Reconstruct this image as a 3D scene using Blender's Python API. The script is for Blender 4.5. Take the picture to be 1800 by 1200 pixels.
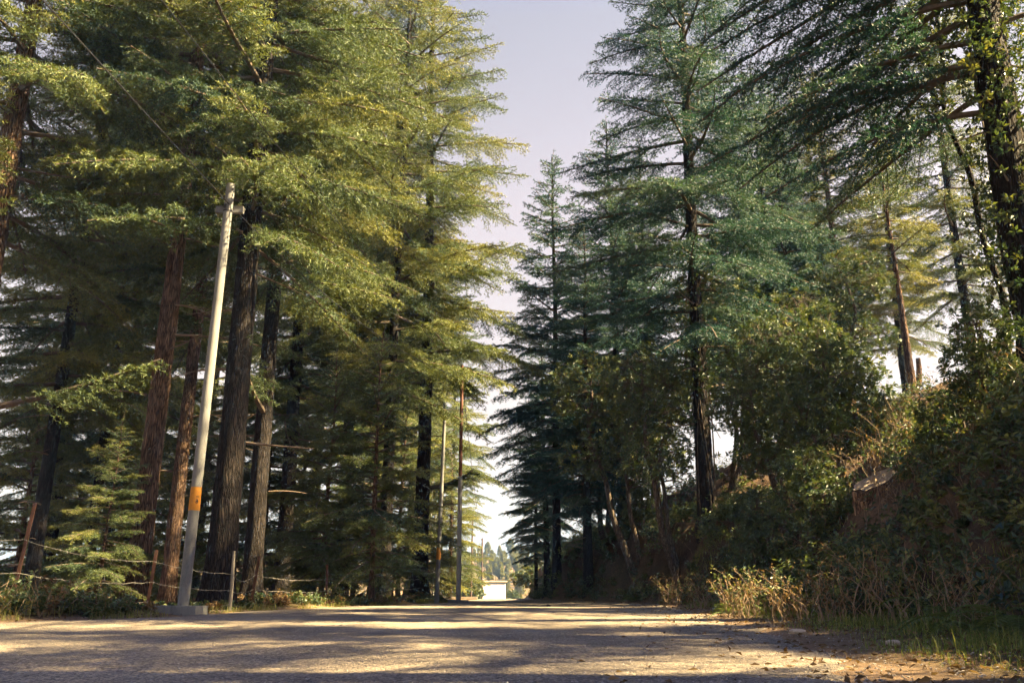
import bpy, math
import numpy as np
from mathutils import Vector

for _o in list(bpy.data.objects):
    bpy.data.objects.remove(_o, do_unlink=True)
scene = bpy.context.scene
COL = scene.collection
R = math.radians

# ------------------------------------------------------------------ camera
CAM_Z = 0.42
PITCH = math.atan(432 / 1500.0)          # horizon falls on row 1032 of 1200
cam_d = bpy.data.cameras.new('camera')
cam_d.sensor_width = 36.0
cam_d.lens = 30.0
cam_d.clip_start = 0.05
cam_d.clip_end = 4000
cam = bpy.data.objects.new('camera', cam_d)
COL.objects.link(cam)
cam.location = (0, 0, CAM_Z)
cam.rotation_euler = (math.pi / 2 + PITCH, 0, 0)
scene.camera = cam

# ------------------------------------------------------------------ sky and sun
SUN_AZ = R(96)        # clockwise from +Y: to the right and slightly behind
SUN_EL = R(46)
world = bpy.data.worlds.new('World')
scene.world = world
world.use_nodes = True
wn, wl = world.node_tree.nodes, world.node_tree.links
wn.clear()
sky = wn.new('ShaderNodeTexSky')
sky.sky_type = 'NISHITA'
sky.sun_disc = False
sky.sun_elevation = SUN_EL
sky.sun_rotation = SUN_AZ
sky.altitude = 600
sky.air_density = 1.0
sky.dust_density = 0.3
sky.ozone_density = 1.0
# pale lavender haze low down, bluer towards the zenith
wt = wn.new('ShaderNodeTexCoord'); wx = wn.new('ShaderNodeSeparateXYZ')
wr = wn.new('ShaderNodeValToRGB')
els = wr.color_ramp.elements
for k_, (p_, c_) in enumerate([(0.03, (0.30, 0.22, 0.185)), (0.21, (0.70, 0.395, 0.245)), (0.42, (0.95, 0.52, 0.32)), (0.60, (0.84, 0.50, 0.32)), (1.0, (0.14, 0.30, 0.66))]):
    if k_ > 1: els.new(p_)
    els[k_].position = p_; els[k_].color = (*c_, 1)
tint = wn.new('ShaderNodeMix'); tint.data_type = 'RGBA'; tint.blend_type = 'MULTIPLY'
tint.inputs[0].default_value = 1.0
bg = wn.new('ShaderNodeBackground')
bg.inputs['Strength'].default_value = 0.076
wo = wn.new('ShaderNodeOutputWorld')
wl.new(wt.outputs['Generated'], wx.inputs[0]); wl.new(wx.outputs[2], wr.inputs[0])
wl.new(sky.outputs[0], tint.inputs[6]); wl.new(wr.outputs[0], tint.inputs[7])
wl.new(tint.outputs[2], bg.inputs[0])
wl.new(bg.outputs[0], wo.inputs[0])

sun_d = bpy.data.lights.new('sun', 'SUN')
sun_d.energy = 5.0
sun_d.angle = R(0.53)
sun_d.color = (1.0, 0.78, 0.42)
sun = bpy.data.objects.new('sun', sun_d)
COL.objects.link(sun)
sv = Vector((math.sin(SUN_AZ) * math.cos(SUN_EL), math.cos(SUN_AZ) * math.cos(SUN_EL), math.sin(SUN_EL)))
sun.rotation_euler = (-sv).to_track_quat('-Z', 'Y').to_euler()
sun.location = (30, -5, 30)

vs = scene.view_settings
vs.view_transform = 'Standard'
vs.look = 'None'
vs.exposure = 3.25
vs.gamma = 1.0
vs.use_curve_mapping = False
scene.render.engine = 'CYCLES'
cy = scene.cycles
cy.use_denoising = True
cy.use_adaptive_sampling = True
cy.adaptive_threshold = 0.025
cy.adaptive_min_samples = 16
cy.max_bounces = 3
cy.diffuse_bounces = 1
cy.glossy_bounces = 2
cy.transmission_bounces = 2
cy.transparent_max_bounces = 4
cy.caustics_reflective = False
cy.caustics_refractive = False

# ------------------------------------------------------------------ materials
def new_mat(name):
    m = bpy.data.materials.new(name)
    m.use_nodes = True
    nt = m.node_tree
    nt.nodes.clear()
    out = nt.nodes.new('ShaderNodeOutputMaterial')
    return m, nt.nodes, nt.links, out

def ramp(n, stops):
    r = n.new('ShaderNodeValToRGB')
    e = r.color_ramp.elements
    while len(e) < len(stops):
        e.new(0.5)
    for k, (p, c) in enumerate(stops):
        e[k].position = p
        e[k].color = (*c, 1)
    return r

def noise(n, l, scale, detail=4, rough=0.6, vec=None):
    t = n.new('ShaderNodeTexNoise')
    t.inputs['Scale'].default_value = scale
    t.inputs['Detail'].default_value = detail
    t.inputs['Roughness'].default_value = rough
    if vec is not None:
        l.new(vec, t.inputs['Vector'])
    return t

def coords(n, l, scale=(1, 1, 1)):
    tc = n.new('ShaderNodeTexCoord')
    mp = n.new('ShaderNodeMapping')
    mp.inputs['Scale'].default_value = scale
    l.new(tc.outputs['Object'], mp.inputs[0])
    return mp.outputs[0]

def mixc(n, l, fac, a, b, mode='MIX'):
    m = n.new('ShaderNodeMix'); m.data_type = 'RGBA'; m.blend_type = mode
    for sock, v in ((m.inputs[0], fac), (m.inputs[6], a), (m.inputs[7], b)):
        if isinstance(v, (int, float)):
            sock.default_value = v
        elif isinstance(v, tuple):
            sock.default_value = (*v, 1)
        else:
            l.new(v, sock)
    return m.outputs[2]

def bump(n, l, height, strength, dist):
    b = n.new('ShaderNodeBump')
    b.inputs['Strength'].default_value = strength
    b.inputs['Distance'].default_value = dist
    l.new(height, b.inputs['Height'])
    return b.outputs[0]

def foliage_mat(name, dark, mid, light, transl=0.32, rough=0.55, spec=0.25):
    """leaf colour runs over the vertex value 'tint' (old to young growth)"""
    m, n, l, out = new_mat(name)
    at = n.new('ShaderNodeAttribute'); at.attribute_name = 'tint'
    oi = n.new('ShaderNodeObjectInfo')
    ad = n.new('ShaderNodeMath'); ad.operation = 'MULTIPLY_ADD'
    ad.inputs[1].default_value = 0.22; 
    l.new(oi.outputs['Random'], ad.inputs[0]); l.new(at.outputs['Fac'], ad.inputs[2])
    sb = n.new('ShaderNodeMath'); sb.operation = 'SUBTRACT'; sb.inputs[1].default_value = 0.11
    l.new(ad.outputs[0], sb.inputs[0])
    r = ramp(n, [(0.0, dark), (0.5, mid), (1.0, light)])
    l.new(sb.outputs[0], r.inputs[0])
    p = n.new('ShaderNodeBsdfPrincipled')
    p.inputs['Roughness'].default_value = rough
    p.inputs['Specular IOR Level'].default_value = spec
    l.new(r.outputs[0], p.inputs['Base Color'])
    t = n.new('ShaderNodeBsdfTranslucent')
    warm = mixc(n, l, 1.0, r.outputs[0], (1.35, 1.25, 0.55), 'MULTIPLY')
    l.new(warm, t.inputs[0])
    mx = n.new('ShaderNodeMixShader'); mx.inputs[0].default_value = transl
    l.new(p.outputs[0], mx.inputs[1]); l.new(t.outputs[0], mx.inputs[2])
    l.new(mx.outputs[0], out.inputs[0])
    return m

def simple_mat(name, color, rough=0.8, var=0.25, scale=6.0, bump_s=0.2, bump_scale=30, spec=0.3, stretch=(1, 1, 1), metallic=0.0):
    m, n, l, out = new_mat(name)
    v = coords(n, l, stretch)
    t = noise(n, l, scale, 6, 0.65, v)
    lo = tuple(c * (1 - var) for c in color); hi = tuple(min(1, c * (1 + var)) for c in color)
    r = ramp(n, [(0.3, lo), (0.7, hi)])
    l.new(t.outputs[0], r.inputs[0])
    p = n.new('ShaderNodeBsdfPrincipled')
    p.inputs['Roughness'].default_value = rough
    p.inputs['Specular IOR Level'].default_value = spec
    p.inputs['Metallic'].default_value = metallic
    l.new(r.outputs[0], p.inputs['Base Color'])
    t2 = noise(n, l, bump_scale, 5, 0.6, v)
    l.new(bump(n, l, t2.outputs[0], bump_s, 0.02), p.inputs['Normal'])
    l.new(p.outputs[0], out.inputs[0])
    return m

def bark_mat(name, dark, mid, light):
    m, n, l, out = new_mat(name)
    v = coords(n, l, (1, 1, 0.14))
    vo = n.new('ShaderNodeTexVoronoi'); vo.feature = 'DISTANCE_TO_EDGE'
    vo.inputs['Scale'].default_value = 27
    wob = noise(n, l, 9, 3, 0.6, v)
    mv = n.new('ShaderNodeMix'); mv.data_type = 'VECTOR'; mv.inputs[0].default_value = 0.12
    l.new(v, mv.inputs[4]); l.new(wob.outputs[1], mv.inputs[5])
    l.new(mv.outputs[1], vo.inputs['Vector'])
    big = noise(n, l, 1.6, 4, 0.6, coords(n, l, (1, 1, 0.6)))
    r = ramp(n, [(0.0, dark), (0.10, mid), (0.42, light)])
    l.new(vo.outputs[0], r.inputs[0])
    rb = ramp(n, [(0.3, (0.62, 0.62, 0.66)), (0.7, (1.15, 1.1, 1.0))])
    l.new(big.outputs[0], rb.inputs[0])
    c = mixc(n, l, 1.0, r.outputs[0], rb.outputs[0], 'MULTIPLY')
    p = n.new('ShaderNodeBsdfPrincipled'); p.inputs['Roughness'].default_value = 0.92
    p.inputs['Specular IOR Level'].default_value = 0.15
    l.new(c, p.inputs['Base Color'])
    h = n.new('ShaderNodeMath'); h.operation = 'MINIMUM'; h.inputs[1].default_value = 0.3
    l.new(vo.outputs[0], h.inputs[0])
    l.new(bump(n, l, h.outputs[0], 1.0, 0.09), p.inputs['Normal'])
    l.new(p.outputs[0], out.inputs[0])
    return m

M = {}
M['needle'] = foliage_mat('cedar_needles', (0.016, 0.050, 0.052), (0.092, 0.126, 0.046), (0.29, 0.275, 0.065), 0.22)
M['needle_blue'] = foliage_mat('cedar_needles_bluish', (0.010, 0.040, 0.050), (0.030, 0.082, 0.076), (0.10, 0.145, 0.08), 0.22)
M['leaf'] = foliage_mat('broad_leaves', (0.020, 0.046, 0.032), (0.066, 0.098, 0.038), (0.20, 0.20, 0.055), 0.26, 0.42, 0.38)
M['leaf_dry'] = foliage_mat('dry_leaves', (0.07, 0.043, 0.026), (0.14, 0.09, 0.05), (0.26, 0.18, 0.10), 0.25, 0.8, 0.1)
M['grass'] = foliage_mat('grass_blades', (0.075, 0.115, 0.028), (0.15, 0.19, 0.045), (0.32, 0.29, 0.11), 0.35, 0.6, 0.2)
M['fern'] = foliage_mat('fern_fronds', (0.045, 0.075, 0.02), (0.09, 0.125, 0.03), (0.17, 0.19, 0.05), 0.35, 0.5, 0.3)
M['hill_leaf'] = foliage_mat('hill_pine_needles', (0.085, 0.095, 0.028), (0.15, 0.15, 0.042), (0.25, 0.22, 0.06), 0.3)
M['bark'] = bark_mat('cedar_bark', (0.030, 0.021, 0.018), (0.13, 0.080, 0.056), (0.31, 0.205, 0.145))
M['bark_shaded'] = bark_mat('shaded_cedar_bark', (0.008, 0.007, 0.008), (0.024, 0.020, 0.020), (0.055, 0.045, 0.041))  # cedar bark with the shade of the wood put into its colour
M['twig'] = simple_mat('branch_wood', (0.10, 0.075, 0.055), 0.9, 0.35, 8, 0.3)
M['dead_wood'] = simple_mat('dead_branch_wood', (0.17, 0.125, 0.09), 0.9, 0.3, 8, 0.3)
M['limb'] = bark_mat('broadleaf_bark', (0.04, 0.032, 0.028), (0.13, 0.10, 0.08), (0.24, 0.20, 0.165))
M['stem_dry'] = simple_mat('dry_stems', (0.25, 0.175, 0.11), 0.9, 0.35, 5, 0.1)
M['rust'] = simple_mat('rusty_steel', (0.085, 0.040, 0.027), 0.8, 0.4, 14, 0.3, 60)
M['wire'] = simple_mat('galvanised_wire', (0.20, 0.185, 0.165), 0.6, 0.3, 20, 0.1, metallic=0.3)
M['cable'] = simple_mat('black_cable', (0.03, 0.03, 0.034), 0.6, 0.2, 10, 0.0)
M['post_wood'] = simple_mat('weathered_post_wood', (0.20, 0.18, 0.155), 0.9, 0.3, 7, 0.4, 30, stretch=(1, 1, 0.15))
M['paint_orange'] = simple_mat('orange_paint', (0.50, 0.21, 0.025), 0.75, 0.3, 5, 0.15)
M['paint_black'] = simple_mat('black_paint', (0.03, 0.025, 0.02), 0.7, 0.1)
M['steel_brown'] = simple_mat('brown_oxide_paint', (0.13, 0.052, 0.036), 0.6, 0.3, 6, 0.15)
M['steel_grey'] = simple_mat('grey_steel_paint', (0.33, 0.32, 0.31), 0.6, 0.25, 6, 0.15)
M['pole_dark'] = simple_mat('dark_oxide_pole', (0.085, 0.05, 0.04), 0.7, 0.3, 6, 0.1)
M['white_wall'] = simple_mat('white_paint', (0.74, 0.72, 0.68), 0.8, 0.10, 1.6, 0.1)
M['roof_edge'] = simple_mat('grey_roof', (0.16, 0.20, 0.23), 0.7, 0.2)
M['ochre'] = simple_mat('dusty_ochre_trim', (0.52, 0.40, 0.24), 0.85, 0.2)
M['brick'] = simple_mat('red_brick', (0.34, 0.15, 0.095), 0.9, 0.3, 10, 0.3)
M['mortar'] = simple_mat('mortar', (0.38, 0.33, 0.28), 0.95, 0.15, 10, 0.3)
M['cut_wood'] = simple_mat('cut_stump_wood', (0.27, 0.205, 0.14), 0.9, 0.5, 9, 0.8, 26, stretch=(0.5, 3, 3))
M['pebble'] = simple_mat('pebbles', (0.30, 0.265, 0.225), 0.9, 0.5, 40, 0.2)
M['stone'] = simple_mat('pale_stone', (0.46, 0.37, 0.27), 0.9, 0.25, 6, 0.4)

def concrete_mat():
    m, n, l, out = new_mat('pole_concrete')
    v = coords(n, l, (1, 1, 0.25))
    a = noise(n, l, 5, 6, 0.7, v); b = noise(n, l, 60, 3, 0.6, v)
    r = ramp(n, [(0.28, (0.11, 0.112, 0.112)), (0.52, (0.185, 0.184, 0.178)), (0.75, (0.24, 0.235, 0.222))])
    l.new(a.outputs[0], r.inputs[0])
    r2 = ramp(n, [(0.30, (0.55, 0.55, 0.55)), (0.42, (1, 1, 1))])
    l.new(b.outputs[0], r2.inputs[0])
    c = mixc(n, l, 0.7, r.outputs[0], r2.outputs[0], 'MULTIPLY')
    p = n.new('ShaderNodeBsdfPrincipled'); p.inputs['Roughness'].default_value = 0.9
    l.new(c, p.inputs['Base Color'])
    l.new(bump(n, l, b.outputs[0], 0.25, 0.01), p.inputs['Normal'])
    l.new(p.outputs[0], out.inputs[0])
    return m
M['concrete'] = concrete_mat()

def road_mat():
    m, n, l, out = new_mat('worn_chip_seal')
    v = coords(n, l)
    big = noise(n, l, 0.55, 5, 0.6, v)
    mid = noise(n, l, 5, 5, 0.7, v)
    vo = n.new('ShaderNodeTexVoronoi'); vo.inputs['Scale'].default_value = 75
    l.new(v, vo.inputs['Vector'])
    vd = n.new('ShaderNodeTexVoronoi'); vd.inputs['Scale'].default_value = 28
    l.new(v, vd.inputs['Vector'])
    base = ramp(n, [(0.30, (0.150, 0.130, 0.108)), (0.52, (0.255, 0.218, 0.172)), (0.72, (0.34, 0.288, 0.22))])
    l.new(big.outputs[0], base.inputs[0])
    chip = n.new('ShaderNodeSeparateColor'); l.new(vo.outputs['Color'], chip.inputs[0])
    cr = ramp(n, [(0.0, (0.12, 0.12, 0.14)), (0.3, (0.6, 0.6, 0.6)), (0.7, (1.15, 1.12, 1.08)), (1.0, (1.9, 1.8, 1.65))])
    l.new(chip.outputs[0], cr.inputs[0])
    c = mixc(n, l, 0.85, base.outputs[0], cr.outputs[0], 'MULTIPLY')
    mr = ramp(n, [(0.35, (0.72, 0.72, 0.74)), (0.65, (1.12, 1.10, 1.06))])
    l.new(mid.outputs[0], mr.inputs[0])
    c = mixc(n, l, 0.8, c, mr.outputs[0], 'MULTIPLY')
    trk = noise(n, l, 1.0, 4, 0.6, coords(n, l, (1.1, 0.07, 1)))
    tr = ramp(n, [(0.38, (0.74, 0.75, 0.78)), (0.62, (1.12, 1.10, 1.06))]); l.new(trk.outputs[0], tr.inputs[0])
    c = mixc(n, l, 0.8, c, tr.outputs[0], 'MULTIPLY')
    p = n.new('ShaderNodeBsdfPrincipled'); p.inputs['Roughness'].default_value = 0.9
    p.inputs['Specular IOR Level'].default_value = 0.25
    l.new(c, p.inputs['Base Color'])
    s = n.new('ShaderNodeMath'); s.operation = 'ADD'
    l.new(vo.outputs['Distance'], s.inputs[0])
    s2 = n.new('ShaderNodeMath'); s2.operation = 'MULTIPLY'; s2.inputs[1].default_value = 0.8
    l.new(vd.outputs['Distance'], s2.inputs[0]); l.new(s2.outputs[0], s.inputs[1])
    iv = n.new('ShaderNodeMath'); iv.operation = 'SUBTRACT'; iv.inputs[0].default_value = 1.0
    l.new(s.outputs[0], iv.inputs[1])
    l.new(bump(n, l, iv.outputs[0], 0.9, 0.012), p.inputs['Normal'])
    l.new(p.outputs[0], out.inputs[0])
    return m
M['road'] = road_mat()

def soil_mat():
    """vertex value 'tint': 0 dark leaf mould of the bank and wood, 0.5 dry scrub of the far hill, 1 sandy road shoulder"""
    m, n, l, out = new_mat('soil_and_litter')
    v = coords(n, l)
    a = noise(n, l, 0.9, 6, 0.65, v); b = noise(n, l, 14, 6, 0.75, v); c3 = noise(n, l, 0.09, 5, 0.7, v)
    at = n.new('ShaderNodeAttribute'); at.attribute_name = 'tint'
    mould = ramp(n, [(0.32, (0.030, 0.021, 0.016)), (0.5, (0.075, 0.048, 0.032)), (0.68, (0.14, 0.092, 0.058))])
    l.new(a.outputs[0], mould.inputs[0])
    sand = ramp(n, [(0.32, (0.13, 0.085, 0.055)), (0.5, (0.215, 0.145, 0.092)), (0.68, (0.29, 0.20, 0.125))])
    l.new(a.outputs[0], sand.inputs[0])
    scrub = ramp(n, [(0.35, (0.055, 0.055, 0.025)), (0.5, (0.12, 0.085, 0.045)), (0.65, (0.20, 0.135, 0.085))])
    l.new(c3.outputs[0], scrub.inputs[0])
    f1 = n.new('ShaderNodeMapRange'); f1.inputs[1].default_value = 0.0; f1.inputs[2].default_value = 0.5
    f2 = n.new('ShaderNodeMapRange'); f2.inputs[1].default_value = 0.5; f2.inputs[2].default_value = 1.0
    l.new(at.outputs['Fac'], f1.inputs[0]); l.new(at.outputs['Fac'], f2.inputs[0])
    c = mixc(n, l, f1.outputs[0], mould.outputs[0], scrub.outputs[0])
    c = mixc(n, l, f2.outputs[0], c, sand.outputs[0])
    r2 = ramp(n, [(0.30, (0.45, 0.45, 0.47)), (0.5, (0.95, 0.95, 0.95)), (0.72, (1.4, 1.35, 1.25))])
    l.new(b.outputs[0], r2.inputs[0])
    c = mixc(n, l, 0.9, c, r2.outputs[0], 'MULTIPLY')
    p = n.new('ShaderNodeBsdfPrincipled'); p.inputs['Roughness'].default_value = 0.95
    p.inputs['Specular IOR Level'].default_value = 0.1
    l.new(c, p.inputs['Base Color'])
    l.new(bump(n, l, b.outputs[0], 0.9, 0.06), p.inputs['Normal'])
    l.new(p.outputs[0], out.inputs[0])
    return m
M['soil'] = soil_mat()

# ------------------------------------------------------------------ mesh helpers
class Geo:
    def __init__(self):
        self.V, self.T, self.L, self.S, self.M, self.n = [], [], [], [], [], 0
    def add(self, V, F, m=0, tint=0.5):
        V = np.asarray(V, dtype=np.float64).reshape(-1, 3)
        F = np.asarray(F, dtype=np.int64)
        if len(F) == 0:
            return
        self.V.append(V)
        t = np.empty(len(V)); t[:] = tint
        self.T.append(t)
        self.L.append((F + self.n).reshape(-1))
        self.S.append(np.full(len(F), F.shape[1]))
        self.M.append(np.full(len(F), m))
        self.n += len(V)
    def mesh(self, name, mats, smooth=False):
        me = bpy.data.meshes.new(name)
        V = np.concatenate(self.V); L = np.concatenate(self.L); S = np.concatenate(self.S); MI = np.concatenate(self.M)
        me.vertices.add(len(V)); me.vertices.foreach_set('co', V.astype(np.float32).reshape(-1))
        me.loops.add(len(L)); me.loops.foreach_set('vertex_index', L.astype(np.int32))
        me.polygons.add(len(S))
        st = np.concatenate(([0], np.cumsum(S)[:-1])).astype(np.int32)
        me.polygons.foreach_set('loop_start', st)
        me.polygons.foreach_set('material_index', MI.astype(np.int32))
        me.polygons.foreach_set('use_smooth', np.full(len(S), smooth))
        for m in mats:
            me.materials.append(M[m] if isinstance(m, str) else m)
        a = me.attributes.new('tint', 'FLOAT', 'POINT')
        a.data.foreach_set('value', np.concatenate(self.T).astype(np.float32))
        me.update(calc_edges=True)
        return me

def link(name, me, parent=None, loc=None, label=None, cat=None, group=None, kind=None):
    o = bpy.data.objects.new(name, me)
    COL.objects.link(o)
    if parent is not None:
        o.parent = parent
    if loc is not None:
        o.location = loc
    if label: o['label'] = label
    if cat: o['category'] = cat
    if group: o['group'] = group
    if kind: o['kind'] = kind
    elif parent is not None and name in ('crown', 'boughs', 'foliage', 'dry_foliage', 'frond', 'stem', 'vine_stem'): o['kind'] = 'stuff'
    return o

def empty(name, loc, label, cat, group=None, rz=0.0, scale=(1, 1, 1)):
    o = link(name, None, None, loc, label, cat, group)
    o.rotation_euler = (0, 0, rz)
    o.scale = scale
    return o

def unit(a):
    return a / np.maximum(np.linalg.norm(a, axis=-1, keepdims=True), 1e-9)

def tubes(P, Rr, sides=3, cap=False):
    """P (N,K,3), Rr (N,K): a batch of tapered tubes"""
    P = np.asarray(P, float); Rr = np.asarray(Rr, float)
    N, K, _ = P.shape
    T = np.empty_like(P)
    T[:, 1:-1] = P[:, 2:] - P[:, :-2]; T[:, 0] = P[:, 1] - P[:, 0]; T[:, -1] = P[:, -1] - P[:, -2]
    T = unit(T)
    mean = unit(P[:, -1] - P[:, 0])
    up = np.where(np.abs(mean[:, 2:3]) > 0.8, np.array([[1.0, 0, 0]]), np.array([[0, 0, 1.0]]))
    A = unit(np.cross(T, up[:, None, :])); B = np.cross(T, A)
    ang = np.arange(sides) * 2 * np.pi / sides
    ring = A[:, :, None, :] * np.cos(ang)[None, None, :, None] + B[:, :, None, :] * np.sin(ang)[None, None, :, None]
    V = P[:, :, None, :] + ring * Rr[:, :, None, None]
    V = V.reshape(-1, 3)
    n, k, s = np.meshgrid(np.arange(N), np.arange(K - 1), np.arange(sides), indexing='ij')
    b = n * K * sides
    s2 = (s + 1) % sides
    F = np.stack([b + k * sides + s, b + k * sides + s2, b + (k + 1) * sides + s2, b + (k + 1) * sides + s], -1).reshape(-1, 4)
    return V, F

def box(x0, x1, y0, y1, z0, z1):
    V = np.array([(x, y, z) for z in (z0, z1) for y in (y0, y1) for x in (x0, x1)], float)
    F = np.array([(0, 2, 3, 1), (4, 5, 7, 6), (0, 1, 5, 4), (2, 6, 7, 3), (0, 4, 6, 2), (1, 3, 7, 5)])
    return V, F

def wob(x, y, s=1.0, seed=0.0):
    """cheap smooth noise, about -1..1"""
    x = x * s + seed * 3.7; y = y * s - seed * 1.9
    return (np.sin(1.7 * x + 0.6 * y + 1.3) + np.sin(-0.9 * x + 2.1 * y + 4.1) * 0.8 + np.sin(3.1 * x - 2.3 * y + 0.5) * 0.5
            + np.sin(4.3 * x + 3.9 * y + 2.2) * 0.35) / 2.2

# ------------------------------------------------------------------ the lie of the land
def xl(y): return np.interp(y, [-60, -20, 4, 11, 14.3, 19, 22, 27, 40, 60, 85, 140], [-8.6, -8.4, -7.6, -6.15, -4.95, -4.1, -3.2, -2.0, -2.0, -2.4, -3, -3])
def xr(y): return np.interp(y, [-60, -20, 4, 7, 14, 20, 24, 28, 32, 45, 60, 85, 140], [1.5, 1.5, 1.65, 2.3, 2.95, 3.4, 2.7, 1.7, 0.9, 0.45, 0.3, 0.8, 1.0])
def xf(y): return np.interp(y, [-60, -20, 4, 7, 10, 14, 20, 24, 28, 32, 45, 60, 75], [3.3, 3.3, 3.5, 3.95, 3.95, 3.9, 4.3, 3.2, 2.1, 1.25, 0.75, 0.7, 2.0])
def zr(y): return np.interp(y, [-100, 20, 30, 60, 88, 98, 112, 122, 150, 200, 300, 1400], [0, 0, -0.06, -0.38, -0.68, -1.6, -5.5, -6.0, 0.6, 7.0, 3, 0])
def sm(a, b, t):
    t = np.clip((t - a) / (b - a), 0, 1); return t * t * (3 - 2 * t)

def height(x, y):
    x = np.asarray(x, float); y = np.asarray(y, float)
    z = zr(y) + 0 * x
    near = 1 - sm(70, 130, y)
    s = x - xf(y)
    A = 1 - sm(48, 72, y)
    steep = 1.0 + 0.35 * wob(y, 0 * y, 0.55, 2.0) + 1.1 * np.exp(-((y - 12.5) / 3.2) ** 2)
    rough = sm(0.1, 0.8, s) * (0.05 * wob(x, y, 5.3, 2) + 0.03 * wob(x, y, 11.0, 4)) * (1 - sm(30, 60, y))
    bank = 1.5 * sm(0, 1.15 * steep, s) + 0.50 * np.clip(s - 0.5, 0, 9.5) - 0.40 * np.clip(s - 13.0, 0, 60) 
    bank = bank + np.where(s > 0.1, sm(0.1, 1.0, s) * (0.16 * wob(x, y, 0.9) + 0.09 * wob(x, y, 2.7, 1.0)), 0)
    z = z + (bank + rough) * A * (1 - sm(90, 170, y))
    verge = np.clip(s + 1.5, 0, 1.5) * 0.05 * near
    z = z + verge
    q = xl(y) - x
    left = 0.07 * sm(0, 0.8, q) - 0.04 * np.clip(q - 1.5, 0, 6) - 0.34 * np.clip(q - 6.0, 0, 55)
    left = left + np.where(q > 0.3, sm(0.3, 1.5, q) * 0.07 * wob(x, y, 1.1, 3.0), 0)
    z = z + left * near
    # the far hillside, kept low so that open sky shows between the trees
    z = z + sm(118, 160, y) * (0.9 * wob(x, y, 0.025, 5) + 0.45 * wob(x, y, 0.09, 2)) 
    z = z - sm(60, 260, np.abs(x)) * 14 * sm(30, 160, y + np.abs(x) * 0.4)
    # undulation of the carriageway
    z = z + 0.012 * wob(x, y, 0.8, 7) * near
    return z

def H1(x, y):
    return float(height(np.array([x]), np.array([y]))[0])

def ax(px, Y):
    """world x of a vertical thing that stands at depth Y where the photograph shows it in column px"""
    return (px - 900) / 1500.0 * (Y * math.cos(PITCH))

# ------------------------------------------------------------------ ground sheet and road
def grid_mesh(xs, ys, zf):
    X, Y = np.meshgrid(xs, ys)
    Z = zf(X, Y)
    V = np.stack([X, Y, Z], -1).reshape(-1, 3)
    nx, ny = len(xs), len(ys)
    i, j = np.meshgrid(np.arange(nx - 1), np.arange(ny - 1))
    a = (j * nx + i).reshape(-1)
    F = np.stack([a, a + 1, a + nx + 1, a + nx], -1)
    return V, F

xs = np.unique(np.concatenate([-np.geomspace(14, 700, 30), np.arange(-14, 16.01, 0.28), np.geomspace(16, 700, 30)]))
ys = np.unique(np.concatenate([-np.geomspace(6, 200, 14), np.arange(-6, 45, 0.36), np.geomspace(45, 900, 100)]))
def ground_z(X, Y):
    z = height(X, Y)
    under = (X > xl(Y) + 0.15) & (X < xr(Y) - 0.15) & (Y < 118)
    return z - np.where(under, 0.06, 0.0)
g = Geo(); V, F = grid_mesh(xs, ys, ground_z)
gx, gy = V[:, 0], V[:, 1]
shoulder = np.clip(1.15 - np.clip(gx - xr(gy), 0, 9) / 1.1 + 0.25 * wob(gx, gy, 1.7, 3), 0, 1) * np.clip(1.15 - np.clip(xl(gy) - gx, 0, 9) / 0.8, 0, 1) * (1 - sm(80, 120, gy))
g.add(V, F, 0, np.maximum(shoulder, 0.5 * sm(90, 115, gy)))
link('ground', g.mesh('ground', ['soil'], True), kind='structure', label='brown soil ground of roadside, bank and far hillside', cat='ground')

ry = np.concatenate([np.arange(-30, 30, 0.16), np.arange(30, 116, 0.8)])
us = np.linspace(0, 1, 64)
ed = 0.16 * wob(ry, ry * 0, 2.3, 1) + 0.08 * wob(ry, ry * 0, 7.1, 2)
ed2 = 0.20 * wob(ry, ry * 0, 1.9, 5) + 0.10 * wob(ry, ry * 0, 6.3, 4)
L0 = xl(ry) - 0.05 + ed; R0 = xr(ry) + 0.05 + ed2
X = L0[:, None] + (R0 - L0)[:, None] * us[None, :]
Y = np.repeat(ry[:, None], 64, 1)
edge = np.minimum(us, 1 - us)
Z = height(X, Y) + 0.012 * sm(0, 0.03, edge)[None, :] - 0.02 * (1 - sm(0, 0.012, edge))[None, :]
V = np.stack([X, Y, Z], -1).reshape(-1, 3)
i, j = np.meshgrid(np.arange(63), np.arange(len(ry) - 1)); a = (j * 64 + i).reshape(-1)
g = Geo(); g.add(V, np.stack([a, a + 1, a + 65, a + 64], -1))
link('road', g.mesh('road', ['road'], True), kind='structure', label='worn grey chip-seal road crossed by tree shadows', cat='road')

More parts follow.
